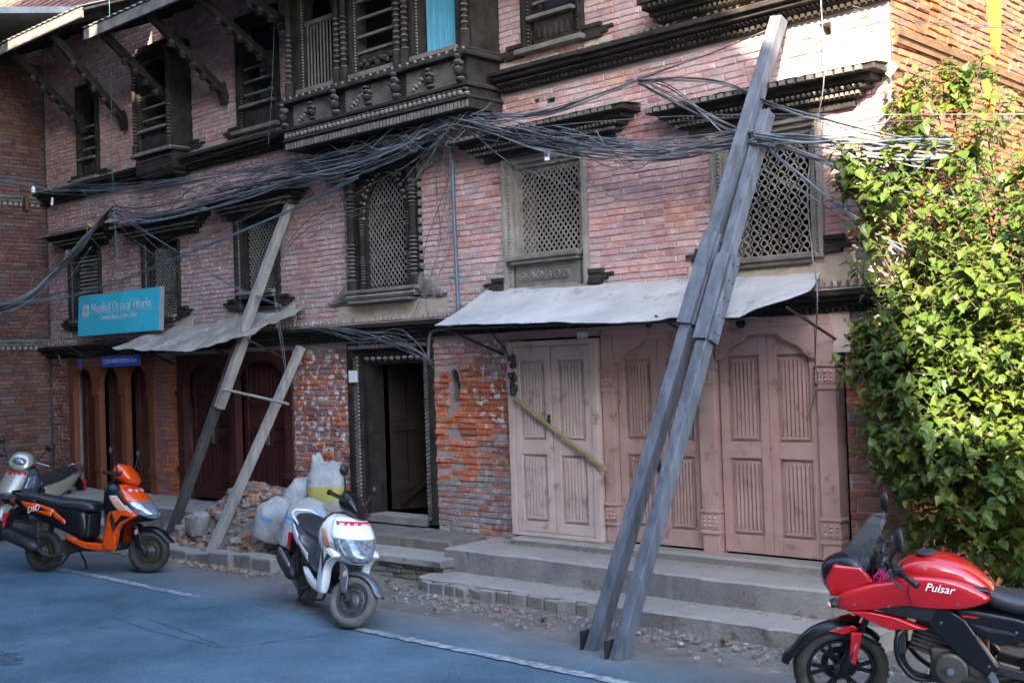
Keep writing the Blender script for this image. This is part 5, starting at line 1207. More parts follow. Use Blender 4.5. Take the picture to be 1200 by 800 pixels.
# ------------------------------------------------------------------ vehicles
YA, ZA = Vector((0,1,0)), Vector((0,0,1))
def sect(mb, S, n=18, p=2.6):            # body lofted along x from (x, z centre, half width, half height[, power])
    mb.loft([ring((s[0],0,s[1]), YA, ZA, s[2], s[3], s[4] if len(s) > 4 else p, n) for s in S]); return mb
def pillow(mb, poly, y, w_, ins=.014):   # rounded slab: side-view outline with thickness about y
    cx = sum(q[0] for q in poly)/len(poly); cz = sum(q[1] for q in poly)/len(poly)
    def sh(k): return [(cx+(a-cx)*(1-k), cz+(b-cz)*(1-k)) for a,b in poly]
    mb.loft([[(a,y+dy,b) for a,b in sh(k)] for dy,k in ((-w_,.22),(-w_*.93,.08),(-w_*.6,0),(w_*.6,0),(w_*.93,.08),(w_,.22))]); return mb
def smoothpoly(P, n=4):
    P = [Vector((a,b,0)) for a,b in P]; out = []; N = len(P)
    for i in range(N):
        a,b,c,d = P[i-1],P[i],P[(i+1)%N],P[(i+2)%N]
        for k in range(n):
            t = k/n; q = .5*((2*b)+(c-a)*t+(2*a-5*b+4*c-d)*t*t+(3*b-a-3*c+d)*t**3); out.append((q.x,q.y))
    return out
def wheel(root, x, r_, wd, mx, tyre, rimm, spokes=0, name='wheel', disc=False):
    m = MB(); pr = []
    for k in range(14):
        a = 2*math.pi*k/14; pr.append((r_-wd*.5*1.0+wd*.5*math.cos(a)*(1.0 if math.cos(a) > 0 else .9), wd*.55*math.sin(a)))
    m.lathe(pr, (x,0,r_), (0,1,0), 40, True)
    for k in range(40):                  # tread blocks
        for sg in (-1,1):
            a = 2*math.pi*(k+.25*sg)/40; c = Vector((x+(r_-.002)*math.cos(a), sg*wd*.2, r_+(r_-.002)*math.sin(a))); t = Vector((-math.sin(a),0,math.cos(a)))
            m.beam(c-t*.006, c+t*.006, wd*.26, .0045, up=Vector((math.cos(a),0,math.sin(a))))
    w_ = m.xf(mx).build(name, tyre, root, smooth=False, bevel=0); 
    for pgn in w_.data.polygons: pgn.use_smooth = True
    ri = r_-wd*.92; m = MB(); m.lathe([(ri+.006,-wd*.42),(ri-.012,-wd*.40),(ri-.02,-wd*.15),(ri-.02,wd*.15),(ri-.012,wd*.40),(ri+.006,wd*.42)], (x,0,r_), (0,1,0), 36)
    if spokes:
        for k in range(spokes):
            a = 2*math.pi*k/spokes; d = Vector((math.cos(a),0,math.sin(a))); t = Vector((-d.z,0,d.x)); c = Vector((x,0,r_))
            for s_ in (-1,1): m.beam(c+d*.03, c+d*ri*.55+t*.012*s_, .03, .022, up=YA, w2=.024); m.beam(c+d*ri*.55+t*.012*s_, c+d*(ri-.015)+t*.035*s_, .024, .018, up=YA)
    else:
        m.lathe([(ri-.015,-wd*.25),(ri*.8,-wd*.32),(ri*.5,-wd*.28),(ri*.38,-wd*.4),(.001,-wd*.42)], (x,0,r_), (0,1,0), 30)
        m.lathe([(ri-.015,wd*.25),(ri*.8,wd*.32),(ri*.5,wd*.28),(ri*.38,wd*.4),(.001,wd*.42)], (x,0,r_), (0,1,0), 30)
        for k in range(10):
            a = 2*math.pi*k/10
            for s_ in (-1,1): m.lathe([(.016,0),(.016,.012),(.001,.012)], (x+ri*.66*math.cos(a), s_*wd*.31, r_+ri*.66*math.sin(a)), (0,s_,0), 6)
    m.xf(mx).build('rim', rimm, w_, smooth=False, bevel=.002)
    m = MB(); m.lathe([(.001,-wd*.62),(.028,-wd*.62),(.045,-wd*.5),(.045,wd*.5),(.028,wd*.62),(.001,wd*.62)], (x,0,r_), (0,1,0), 16); m.xf(mx).build('hub', 'dark_metal', w_)
    if disc: m = MB(); m.lathe([(.075,-wd*.58),(.12,-wd*.58),(.12,-wd*.62),(.075,-wd*.62)], (x,0,r_), (0,1,0), 28, True); m.xf(mx).build('brake_disc', 'dark_metal', w_)
    return w_

def scooter(loc, heading, lean, steer, C, label, grp=None, plate=None, side_text=None, S=1.0, old=False):
    root = empty('scooter', loc, 0, label, 'scooter', grp); root.rotation_mode = 'XYZ'
    root.matrix_world = Matrix.Translation(loc) @ Matrix.Rotation(heading,4,'Z') @ Matrix.Rotation(lean,4,'X') @ Matrix.Scale(S,4)
    r_ = .218; WB = 1.24; I = Matrix.Identity(4)
    piv = Vector((1.10,0,.6)); axis = Vector((-.45,0,1)).normalized()
    ST = Matrix.Translation(piv) @ Matrix.Rotation(steer,4,axis) @ Matrix.Translation(-piv)
    B = lambda mb, name, mt, mx=I, **k: mb.xf(mx).build(name, mt, k.pop('par', root), **k)
    wheel(root, 0, r_, .095, I, C['tyre'], C['rim'], name='wheel'); fw = wheel(root, WB, r_, .09, ST, C['tyre'], C['rim'], name='wheel')
    # front fork and fender
    for s_ in (-1,1): m = MB(); m.tube([(WB-.01,s_*.075,r_),(WB-.08,s_*.075,r_+.10),(WB-.12,s_*.06,.48)],[.018,.02,.018],8); B(m,'fork','dark_metal',ST,smooth=True)
    m = MB(); m.beam((WB+.01,.07,r_),(WB-.10,.075,r_+.06),.03,.05); m.lathe([(.001,0),(.022,0),(.022,.04),(.001,.04)],(WB,-.115,r_),(0,1,0),10); m.lathe([(.001,0),(.022,0),(.022,.04),(.001,.04)],(WB,.075,r_),(0,1,0),10); B(m,'axle_link','dark_metal',ST,bevel=.004)
    rows = []
    for k in range(17):
        a = R(22+118*k/16); rr = r_+.045; hw = .075*(1-.35*abs(k/16-.45)**1.5*2)
        rows.append([(WB+(rr-(.035 if abs(v) > .8 else 0))*math.cos(a)+(.03 if k == 0 else 0), v*hw, r_+(rr-(.05*abs(v)**3))*math.sin(a)) for v in (-1,-.85,-.5,0,.5,.85,1)])
    m = MB(); m.sheet(rows); B(m,'front_fender',C['fender'],ST,smooth=True,solid=.008,sub=1)
    for s_ in (-1,1): m = MB(); pillow(m, smoothpoly([(WB-.18,.50),(WB-.11,.475),(WB-.06,.38),(WB-.045,.27),(WB-.09,.27),(WB-.14,.38)],3), s_*.088, .014); B(m,'fender_side',C['fender'],ST,smooth=True)
    for s_ in (-1,1): m = MB(); m.box(WB-.12,WB-.09,s_*.100-.004,s_*.100+.006,.39,.44); B(m,'reflector','amber_lens',ST,bevel=.003)
    # front apron
    LV = [(.30,1.02,.84,.115),(.40,1.05,.84,.15),(.48,1.12,.84,.17),(.525,1.25,.85,.12),(.555,1.33,.85,.155),(.60,1.345,.85,.195),(.66,1.295,.85,.228),(.72,1.235,.85,.24),(.78,1.17,.85,.232),(.84,1.10,.855,.21),(.89,1.035,.86,.17),(.925,.98,.865,.115)]
    def ap(t, z, off=0.):
        for i in range(len(LV)-1):
            if LV[i][0] <= z <= LV[i+1][0] or i == len(LV)-2:
                k = max(0,min(1,(z-LV[i][0])/(LV[i+1][0]-LV[i][0]))); a = [LV[i][j]+(LV[i+1][j]-LV[i][j])*k for j in range(1,4)]; break
        c, s_ = math.cos(t), math.sin(t); cc = abs(c)**1.12
        return Vector((a[1]+(a[0]-a[1]+off)*cc, (a[2]+off)*math.copysign(abs(s_)**.8,s_), z))
    ts = [R(-90+180*k/20) for k in range(21)]
    m = MB(); m.loft([[ap(t,l[0]) for t in ts] for l in LV[3:]], True, True); B(m,'front_apron',C['apron'],smooth=True,bevel=0)
    m = MB(); 
    for z in (.9245,): m.add([ap(t,z) for t in ts],[tuple(range(21))])
    B(m,'apron_top',C['apron'])
    def patch(name, mt, zs, tr, off=.006, n=10, mirror=True, par=root):
        # tr(z) gives the angle range covered at that height
        for sg in ((1,-1) if mirror else (1,)):
            m = MB(); m.sheet([[ap(sg*R(tr(z)[0]+(tr(z)[1]-tr(z)[0])*k/n), z, off) for k in range(n+1)] for z in zs]); B(m,name,mt,smooth=True,solid=-.004,par=par)
    lin = lambda a,b,n=6: [a+(b-a)*k/n for k in range(n+1)]
    if not old:
        patch('headlight','light_lens', lin(.552,.745,12), lambda z: (-min(47,22+(z-.552)*420), min(47,22+(z-.552)*420)), .004, 18, False)
        patch('indicator','amber_lens', lin(.62,.80,8), lambda z: (50+(z-.62)*60, 66+(z-.62)*62), .007, 6)
        patch('indicator_lens','light_lens', lin(.60,.70,6), lambda z: (47+(z-.60)*40, 57+(z-.60)*70), .006, 5)
        patch('nose_panel',C['nose'], lin(.735,.918,9), lambda z: (-50,50), .0075, 18, False)
        m = MB(); m.sheet([[ap(R(-50+100*k/14), .737-.062*(1-abs(-1+2*k/14))*j/4, .0075) for k in range(15)] for j in range(5)]); B(m,'nose_panel',C['nose'],smooth=True)
    else:
        patch('nose_panel',C['nose'], lin(.62,.90,9), lambda z: (-42,42), .006, 16, False)
        patch('indicator','light_lens', lin(.66,.82,6), lambda z: (48,72), .007, 6)
    # lower wings of the apron, leg shield, floor
    for s_ in (-1,1):
        m = MB(); pillow(m, smoothpoly([(1.20,.60),(1.10,.545),(1.0,.46),(.965,.30),(.93,.245),(.82,.255),(.835,.42),(.875,.60),(.93,.70),(1.06,.66)],4), s_*.175, .038); B(m,'apron_wing',C['wing'],smooth=True)
        m = MB(); pillow(m, [(1.15,.585),(1.03,.53),(.955,.44),(.965,.52),(1.04,.60)], s_*.209, .007); m2 = B(m,'wing_trim','black_paint')
        m = MB(); pillow(m, [(.955,.40),(.925,.50),(.90,.58),(.93,.64),(.965,.56),(.955,.47)], s_*.210, .006); B(m,'wing_vent','black_plastic')
    m = MB(); m.loft([[(.855-.05*(1-abs(v))**2+(.0 if z > .4 else .0), v*wz, z) for v in (-1,-.7,-.35,0,.35,.7,1)] for z,wz in ((.27,.17),(.45,.18),(.62,.20),(.78,.21),(.88,.19),(.93,.12))], False, False); B(m,'leg_shield','black_plastic',smooth=True,solid=.02)
    m = MB(); sect(m, [(.98,.275,.13,.035,5),(.80,.265,.165,.04,6),(.60,.265,.165,.042,6),(.44,.285,.16,.055,6)], 20); B(m,'floorboard','black_plastic',smooth=False,bevel=.01)
    for s_ in (-1,1): m = MB(); pillow(m, smoothpoly([(.95,.245),(.93,.30),(.75,.315),(.55,.335),(.36,.40),(.42,.335),(.60,.262),(.80,.235)],3), s_*.168, .022); B(m,'sill_trim',C['sill'],smooth=True)
    # rear body, seat, tail
    BS = [(.60,.47,.105,.165,3.2),(.50,.50,.145,.18,3),(.34,.55,.165,.155,2.8),(.16,.60,.175,.13,2.6),(0,.645,.17,.115,2.6),(-.14,.69,.145,.09,2.6),(-.27,.735,.11,.062,2.6),(-.36,.765,.07,.035,2.4)]
    m = MB(); sect(m, BS, 24); B(m,'rear_body',C['body'],smooth=True,sub=1)
    def by(x, z):
        for i in range(len(BS)-1):
            a, b = BS[i], BS[i+1]
            if b[0] <= x <= a[0]:
                k = (a[0]-x)/(a[0]-b[0]); zc, hw, hh, p = [a[j]+(b[j]-a[j])*k for j in (1,2,3,4)]; t = min(.97,abs((z-zc)/hh)); return hw*(1-t**p)**(1/p)
        return .1
    def decal(poly, mt, name='side_graphic', off=.004):   # strip between an upper and a lower polyline
        for s_ in (-1,1):
            m = MB(); m.sheet([[(x, s_*(by(x,z0+(z1-z0)*v)+off), z0+(z1-z0)*v) for x,z0,z1 in poly] for v in (0,.33,.67,1)]); B(m,name,mt,smooth=True,solid=.003 if s_ > 0 else -.003)
    def seg(P, n=5): return [tuple(P[i][j]+(P[i+1][j]-P[i][j])*k/n for j in range(3)) for i in range(len(P)-1) for k in range(n+(i == len(P)-2))]
    for poly, mt in C['decals']: decal(seg(poly), mt)
    m = MB(); sect(m, [(.665,.66,.09,.02),(.64,.665,.125,.05),(.56,.685,.142,.06,2.8),(.40,.70,.15,.055,2.8),(.22,.715,.155,.052,2.8),(.08,.745,.15,.055,2.8),(-.08,.775,.135,.055,2.6),(-.20,.795,.11,.045,2.4),(-.27,.80,.07,.02)], 20); B(m,'seat','black_seat',smooth=True,sub=1)
    m = MB(); pillow(m, [(.62,.62),(.60,.36),(.44,.33),(.45,.62)], 0, .11); B(m,'under_seat_panel','black_plastic',smooth=False,bevel=.01)
    m = MB(); m.tube(spline([(-.02,.13,.74),(-.22,.13,.80),(-.34,.08,.84),(-.36,0,.845),(-.34,-.08,.84),(-.22,-.13,.80),(-.02,-.13,.74)],4),.013,8); B(m,'grab_rail',C['rail'],smooth=True)
    m = MB(); sect(m, [(-.30,.735,.085,.035,3),(-.375,.745,.075,.03,3),(-.395,.75,.05,.02,3)], 14); B(m,'tail_lamp',C['tail'],smooth=True)
    m = MB(); m.sheet([[(-.30,v*.07,.69) for v in (-1,0,1)],[(-.42,v*.065,.56) for v in (-1,0,1)],[(-.46,v*.05,.44) for v in (-1,0,1)]]); B(m,'rear_mudguard','black_plastic',solid=.008)
    m = MB(); m.box(-.455,-.445,-.085,.085,.47,.62); B(m,'number_plate','plate_red',bevel=.003)
    # engine, exhaust, stand
    m = MB(); sect(m, [(.42,.28,.08,.07,4),(.2,.25,.10,.085,4),(.05,.23,.09,.075,4),(-.1,.225,.05,.05,4)], 16); B(m.xf(Matrix.Translation((0,.07,0))),'engine','engine_metal',smooth=False,bevel=.006)
    m = MB(); m.tube(spline([(.32,-.10,.20),(.15,-.13,.17),(.02,-.15,.24)],5),.018,8); m.lathe([(.001,-.02),(.03,0),(.058,.03),(.066,.10),(.066,.30),(.06,.38),(.045,.42),(.02,.42),(.001,.415)], (.02,-.155,.265), (-.93,-.02,.36), 18); B(m,'exhaust','dark_metal',smooth=True)
    m = MB(); pillow(m, smoothpoly([(.06,.345),(-.10,.395),(-.26,.46),(-.24,.50),(-.08,.445),(.08,.385)],3), -.222, .01); B(m,'exhaust_guard',C['guard'],smooth=True)
    for s_ in (-1,1): m = MB(); m.tube([(-.02,s_*.10,.22),(.0,s_*.12,.52)],.022,10); m.tube([(-.02,s_*.10,.28),(.0,s_*.12,.48)],.03,10); B(m,'shock_absorber','dark_metal')
    m = MB(); m.tube(spline([(.36,.10,.20),(.38,.16,.10),(.37,.22,.0)],4),.011,8); m.box(.35,.40,.20,.25,-.0,.012); B(m,'side_stand','dark_metal')
    m = MB(); m.tube([(.25,-.11,.2),(.12,-.12,.06),(.06,-.12,.05)],.011,6); m.tube([(.25,.11,.2),(.12,.12,.06),(.06,.12,.05)],.011,6); m.tube([(.12,-.12,.06),(.12,.12,.06)],.01,6); B(m,'centre_stand','dark_metal')
    # handlebar group
    m = MB(); m.loft([ring((.985-.0*a,0,z), Vector((1,0,-.25)), YA, a, b, 3.2, 16) for z,a,b in ((.905,.085,.07),(.94,.115,.125),(.985,.118,.16),(1.04,.10,.155),(1.09,.07,.12),(1.12,.035,.07))])
    m.xf(Matrix.Translation((0,0,.92)) @ Matrix.Shear('XY',4,(-.28,0)) @ Matrix.Translation((0,0,-.92))); B(m,'handlebar_cover',C['handle'],ST,smooth=True,sub=1)
    if old: m = MB(); m.ball((1.01,0,1.0),(.085,.11,.065),14,8); B(m,'headlight','light_lens',ST,smooth=True)
    m = MB(); m.loft([ring((.935,0,1.052), Vector((.9,0,.35)), YA, .05, .085, 3, 14), ring((.93,0,1.065), Vector((.9,0,.35)), YA, .045, .08, 3, 14)]); B(m,'instrument_panel','black_paint',ST)
    for s_ in (-1,1):
        m = MB(); m.tube([(.955,s_*.10,1.0),(.94,s_*.18,1.015),(.905,s_*.26,1.02),(.89,s_*.34,1.02)],[.02,.018,.018,.018],10); m.lathe([(.026,0),(.026,.012),(.02,.02),(.001,.02)],(.89,s_*.34,1.02),(-.1,s_,0),10); B(m,'grip','black_plastic',ST,smooth=True)
        m = MB(); m.tube(spline([(.97,s_*.19,1.02),(.965,s_*.26,1.012),(.955,s_*.36,1.0)],4),.007,6); m.box(.93,.985,s_*.165-.02,s_*.165+.02,1.0,1.035); B(m,'brake_lever','steel' if old else 'dark_metal',ST)
        m = MB(); m.tube(spline([(.95,s_*.20,1.03),(.955,s_*.235,1.11),(.945,s_*.29,1.19)],4),.007,6); ms = B(m,'mirror_stem','black_plastic',ST,smooth=True)
        m = MB(); m.loft([ring((.945+dx,s_*.325,1.235), Vector((0,1,.12*s_)), Vector((0,-.12*s_,1)), .062*k, .045*k, 2.6, 18) for dx,k in ((-.012,.92),(-.008,1),(.012,.9),(.03,.45))]); mo = B(m,'mirror_housing','black_plastic',ST,smooth=True,par=ms)
        m = MB(); m.add(ring((.9325,s_*.325,1.235), Vector((0,1,.12*s_)), Vector((0,-.12*s_,1)), .054, .038, 2.6, 18),[tuple(range(18))]); B(m,'mirror_glass','mirror',ST,par=ms)
    if C.get('sticker'): m = MB(); m.lathe([(.001,.004),(.028,.004),(.03,0)],(1.035,.03,1.03),(.9,.1,.4),14); B(m,'round_sticker','plate_red',ST)
    if plate:
        z = .845; pc = ap(0,z,.02); m = MB(); rows = []
        for dz in (-.03,.03): rows.append([ap(R(-38+76*k/12), z, .014)+Vector((-dz*.9,0,dz)) for k in range(13)])
        m.sheet(rows); B(m,'number_plate','plate_red',smooth=True,solid=.006)
        nch = len(plate); seq = list(plate)
        for i,chh in enumerate(seq):
            if chh == ' ': continue
            t = R(-31+62*(i+.5)/nch); q = ap(t, z, .023); nx = Vector((math.cos(t)*1.0,math.sin(t),.55)).normalized(); tx = Vector((-math.sin(t),math.cos(t),0)); tx = (tx-nx*tx.dot(nx)).normalized(); tu = nx.cross(tx)
            mx = Matrix((tx,tu,nx)).transposed().to_4x4(); mx.translation = q
            text_mesh('plate_character', chh, .06, 'plate_white', mx, root, .0006, align='CENTER')
    if side_text:
        for s_ in (-1,1):
            x, z = -.02, .665; rx = Matrix.Rotation(R(90),4,'X') if s_ < 0 else Matrix.Rotation(R(180),4,'Z') @ Matrix.Rotation(R(90),4,'X')
            text_mesh('lettering', side_text, .085, 'plate_white', Matrix.Translation((x,s_*(by(x,z)+.012),z)) @ Matrix.Rotation(R(-14 if s_ < 0 else 14)*1,4,'Y') @ rx, root, .001, align='CENTER', shear=.3)
    return root
DEC = lambda c: [([(-.20,.735,.745),(-.10,.655,.735),(.02,.632,.72)],c) ,([(.02,.632,.652),(.20,.585,.635)],c),([(.02,.70,.72),(.22,.615,.66)],c),([(.22,.585,.655),(.36,.50,.545)],c)]
orange = dict(tyre='tyre', rim='rim_gold', fender='black_paint', apron='black_paint', nose='orange_paint', wing='orange_paint', sill='orange_paint', body='black_paint', rail='black_paint', tail='red_lens', guard='black_plastic', handle='orange_paint', decals=DEC('orange_paint'))
white = dict(tyre='dusty_tyre', rim='rim_grey', fender='grey_paint', apron='white_paint', nose='white_paint', wing='white_paint', sill='white_paint', body='grey_paint', rail='white_paint', tail='red_lens', guard='steel', handle='black_paint', sticker=True, decals=[([(-.20,.70,.75),(-.05,.62,.72),(.12,.56,.66)],'white_paint'),([(.12,.60,.63),(.40,.44,.52)],'white_paint')])
champ = dict(tyre='tyre', rim='rim_grey', fender='champagne_paint', apron='grey_paint', nose='champagne_paint', wing='grey_paint', sill='grey_paint', body='champagne_paint', rail='steel', tail='red_lens', guard='steel', handle='champagne_paint', decals=[])
def aim(front, rear):
    d = Vector(front)-Vector(rear); return math.atan2(d.y,d.x)
fo = Vector((-12.12,-2.10,0))
scooter(Vector((fo.x-1.24*1.08*math.cos(R(29)),fo.y-1.24*1.08*math.sin(R(29)),.012)), R(29), R(-4), R(8), orange, 'orange and black scooter parked beside the black timber prop', plate='बा ५४ प ८०२', side_text='DIO', S=1.08)
fw_, rw_ = G(415,738), G(358,709)
h_ = aim(fw_,rw_)
scooter(Vector((fw_.x-1.27*math.cos(h_),fw_.y-1.27*math.sin(h_),.014)), h_, R(-7), R(44), white, 'white scooter with black handlebar cover parked by the entrance slab', plate='बा ९ प ४१०८')
fc = G(4,634); hc = R(-60)
scooter(Vector((fc.x-1.24*1.06*math.cos(hc),fc.y-1.24*1.06*math.sin(hc),.012)), hc, R(-5), R(18), champ, 'champagne scooter with grey legshield behind the orange one', plate='बा ६४ प', old=True, S=1.06)
# ------------------------------------------------------------------ red motorcycle
def motorcycle(loc, heading, lean, steer, label):
    root = empty('motorcycle', loc, 0, label, 'motorcycle'); root.matrix_world = Matrix.Translation(loc) @ Matrix.Rotation(heading,4,'Z') @ Matrix.Rotation(lean,4,'X') @ Matrix.Scale(.94,4)
    I = Matrix.Identity(4); WB = 1.36; r_ = .30                   # rear axle at x = 0, heading +x, its left side is +y
    axis = Vector((-.46,0,1)).normalized(); piv = Vector((1.10,0,.85)); ST = Matrix.Translation(piv) @ Matrix.Rotation(steer,4,axis) @ Matrix.Translation(-piv)
    B = lambda mb, name, mt, mx=I, **k: mb.xf(mx).build(name, mt, k.pop('par', root), **k)
    wheel(root, WB, r_, .10, ST, 'tyre', 'black_paint', 6, disc=True); wheel(root, 0, r_, .13, I, 'tyre', 'black_paint', 6)
    for s_ in (-1,1):
        m = MB(); m.tube([(WB,s_*.095,r_),(WB-.10,s_*.095,r_+.23)],[.032,.03],12); m.tube([(WB-.10,s_*.095,r_+.23),(WB-.33,s_*.095,1.02)],.021,12); B(m,'fork','black_paint',ST,smooth=True)
    m = MB(); m.lathe([(.001,-.12),(.02,-.12),(.02,.12),(.001,.12)],(WB,0,r_),(0,1,0),10); B(m,'front_axle','dark_metal',ST); m = MB(); m.box(WB-.40,WB-.26,-.11,.11,.94,.975); B(m,'yoke','dark_metal',ST,bevel=.004)
    rows = []
    for k in range(19):
        a = R(14+128*k/18); rr = r_+.035; hw = .07*(1-.25*(2*k/18-1)**2)
        rows.append([(WB+(rr-.05*abs(v)**3)*math.cos(a)+(.05 if k < 2 else 0), v*hw, r_+(rr-.05*abs(v)**3)*math.sin(a)+(-.02 if k == 0 else 0)) for v in (-1,-.8,-.4,0,.4,.8,1)])
    m = MB(); m.sheet(rows); B(m,'front_fender','black_paint',ST,smooth=True,solid=.008,sub=1)
    for s_ in (-1,1):
        m = MB(); pillow(m, [(WB+.06,.60),(WB-.08,.635),(WB-.14,.60),(WB-.02,.575)], s_*.078, .008); B(m,'fender_flash','red_paint',ST)
        m = MB(); pillow(m, [(WB-.07,.60),(WB-.14,.60),(WB-.085,.38),(WB-.045,.40)], s_*.112, .012); B(m,'fork_guard','red_paint',ST,smooth=False)
    # nose, screen, fairing (fixed to the frame)
    m = MB(); m.loft([ring((x,0,z), YA, Vector((.25,0,1)), a, b, 3, 20) for x,z,a,b in ((1.12,.95,.15,.14),(1.24,.945,.145,.135),(1.34,.93,.12,.125),(1.405,.91,.085,.105),(1.43,.895,.05,.07))]); B(m,'nose_cowl','black_paint',smooth=True,sub=1)
    for s_ in (-1,1):
        m = MB(); pillow(m, [(1.345,1.03),(1.405,.93),(1.375,.825),(1.25,.85),(1.11,.93),(1.18,1.02)], s_*.112, .032); B(m,'cowl_cheek','red_paint',bevel=.008)
        m = MB(); pillow(m, smoothpoly([(1.37,.785),(1.29,.865),(1.12,.925),(.97,.955),(.86,.985),(.66,.972),(.52,.92),(.44,.86),(.56,.80),(.76,.79),(.92,.80),(1.08,.775),(1.26,.752)],4), s_*.138, .055); B(m,'side_fairing','red_paint',smooth=True)
        m = MB(); pillow(m, [(1.28,.755),(1.20,.72),(1.02,.64),(.80,.655),(.98,.725),(1.15,.755)], s_*.16, .03); B(m,'lower_fairing','red_paint',smooth=False,bevel=.008)
        m = MB(); pillow(m, [(1.15,.79),(.90,.81),(.74,.80),(.78,.70),(.98,.73),(1.12,.77)], s_*.15, .03); B(m,'fairing_insert','black_plastic',bevel=.006)
        m = MB(); pillow(m, [(.90,.80),(.70,.80),(.58,.72),(.40,.42),(.46,.36),(.60,.46),(.78,.66)], s_*.135, .03); B(m,'frame_spar','black_paint',smooth=False,bevel=.012)
        m = MB(); pillow(m, [(.66,.80),(.30,.74),(.14,.70),(.24,.60),(.40,.56),(.56,.66)], s_*.13, .03); B(m,'side_cover','black_paint',smooth=False,bevel=.012)
        m = MB(); m.tube([(1.30,s_*.16,.835),(1.33,s_*.24,.835)],.012,8); m.ball((1.335,s_*.275,.835),(.035,.055,.026),12,6); B(m,'indicator_stalk','black_plastic',smooth=True)
        m = MB(); m.ball((1.355,s_*.285,.833),(.025,.045,.02),12,6); B(m,'indicator','amber_lens',smooth=True)
    m = MB(); m.loft([ring((x,0,z), YA, Vector((.35,0,1)), a, b, 3, 16) for x,z,a,b in ((1.395,.90,.06,.06),(1.425,.895,.055,.055),(1.438,.89,.03,.035))]); B(m,'headlight','light_lens',smooth=True)
    m = MB(); rows = []
    for k in range(9):
        t = k/8; x = 1.36-.25*t; z = 1.0+.33*t; hw = .145*(1-.5*t**2.2); rows.append([(x-.20*abs(v)**2*(1-.55*t), v*hw, z-.02*abs(v)) for v in [-1+2*i/12 for i in range(13)]])
    m.sheet(rows); B(m,'windscreen','smoked_screen',smooth=True,solid=.004)
    m = MB(); sect(m, [(1.20,1.0,.10,.055,4),(1.13,1.02,.10,.05,4)], 14); B(m,'dashboard','black_plastic',bevel=.008)
    m = MB(); m.lathe([(.062,0),(.062,.03),(.05,.03),(.05,.01),(.001,.01)], (1.135,.02,1.075), (-.75,0,.55), 20); B(m,'gauge','black_plastic')
    m = MB()
    for k in range(60): p0 = Vector((1.05+U(-.03,.03),.09+U(-.03,.03),.99)); m.tube([p0, p0+Vector((U(-.04,.04),U(-.03,.03),-.05+U(-.03,.03))), p0+Vector((U(-.06,.06),U(-.04,.04),-.12+U(-.05,.05)))],.003,3)
    B(m,'tassel','pink_yarn')
    # tank
    T = [(1.00,.93,.07,.05),(.95,.945,.115,.085),(.86,.96,.155,.115),(.74,.965,.17,.125),(.62,.945,.16,.12),(.52,.905,.13,.10),(.45,.865,.095,.07),(.41,.845,.05,.04)]
    m = MB(); sect(m, [(a,b,c,d,2.7) for a,b,c,d in T], 24); B(m,'fuel_tank','red_paint',smooth=True,sub=1)
    for s_ in (-1,1):
        m = MB(); pillow(m, [(.56,.93),(.44,.91),(.43,.85),(.52,.835)], s_*.125, .03); B(m,'tank_trim','black_paint',bevel=.006)
        rx = Matrix.Rotation(R(90),4,'X') if s_ < 0 else Matrix.Rotation(R(180),4,'Z') @ Matrix.Rotation(R(90),4,'X')
        text_mesh('lettering', 'Pulsar', .068, 'plate_white', Matrix.Translation((.72,s_*.2,.925)) @ Matrix.Rotation(s_*R(-6),4,'Y') @ Matrix.Rotation(s_*R(14),4,'X') @ rx, root, .001, align='CENTER', shear=.3)
    for s_ in (-1,1):
        m = MB(); m.tube(spline([(.87,s_*.19,.985),(.90,s_*.195,.90),(.88,s_*.19,.80)],5),.0035,5); B(m,'panel_seam','black_plastic')
        for x,z,y in ((1.22,.80,.19),(1.02,.80,.195),(.62,.83,.19),(.52,.62,.168),(.30,.66,.163),(.72,.70,.168),(.46,.44,.168)): m = MB(); m.lathe([(.001,.006),(.008,.005),(.009,0)], (x,s_*y,z), (0,s_,0), 8); B(m,'bolt','steel')
        m = MB(); pillow(m, [(.56,.70),(.34,.66),(.30,.64),(.46,.655)], s_*.162, .004); B(m,'side_crease','dark_metal')
        m = MB(); pillow(m, [(.60,.755),(.50,.745),(.52,.735),(.60,.74)], s_*.163, .004); B(m,'side_badge','red_paint')
    m = MB(); m.lathe([(.06,0),(.06,.012),(.045,.016),(.02,.014),(.001,.014)], (.80,0,1.082), (.05,0,1), 20); B(m,'fuel_cap','dark_metal')
    # seat, tail
    m = MB(); sect(m, [(.50,.835,.06,.05),(.44,.825,.10,.06),(.30,.795,.135,.055),(.12,.79,.15,.055),(-.04,.815,.14,.06),(-.16,.86,.12,.055),(-.34,.90,.10,.045),(-.46,.92,.06,.02)], 20); B(m,'seat','black_seat',smooth=True,sub=1)
    for s_ in (-1,1):
        m = MB(); pillow(m, smoothpoly([(.20,.745),(-.02,.80),(-.30,.87),(-.52,.92),(-.46,.86),(-.20,.76),(.05,.70)],3), s_*.12, .03); B(m,'tail_panel','red_paint',smooth=True)
        m = MB(); m.tube([(-.0,s_*.13,.78),(-.20,s_*.15,.84),(-.42,s_*.11,.92)],.012,8); B(m,'grab_rail','dark_metal',smooth=True)
        m = MB(); m.beam((.02,s_*.155,.64),(.17,s_*.165,.42),.018,.03); m.beam((.20,s_*.155,.62),(.17,s_*.165,.42),.018,.03); m.tube([(.17,s_*.16,.42),(.17,s_*.25,.42)],.012,8); B(m,'pillion_bracket','steel',bevel=.004)
        m = MB(); m.beam((.46,s_*.15,.40),(.38,s_*.165,.24),.02,.04); m.beam((.38,s_*.165,.25),(.52,s_*.165,.24),.02,.03); m.tube([(.42,s_*.16,.26),(.42,s_*.28,.26)],.013,8); B(m,'foot_peg','steel',bevel=.004)
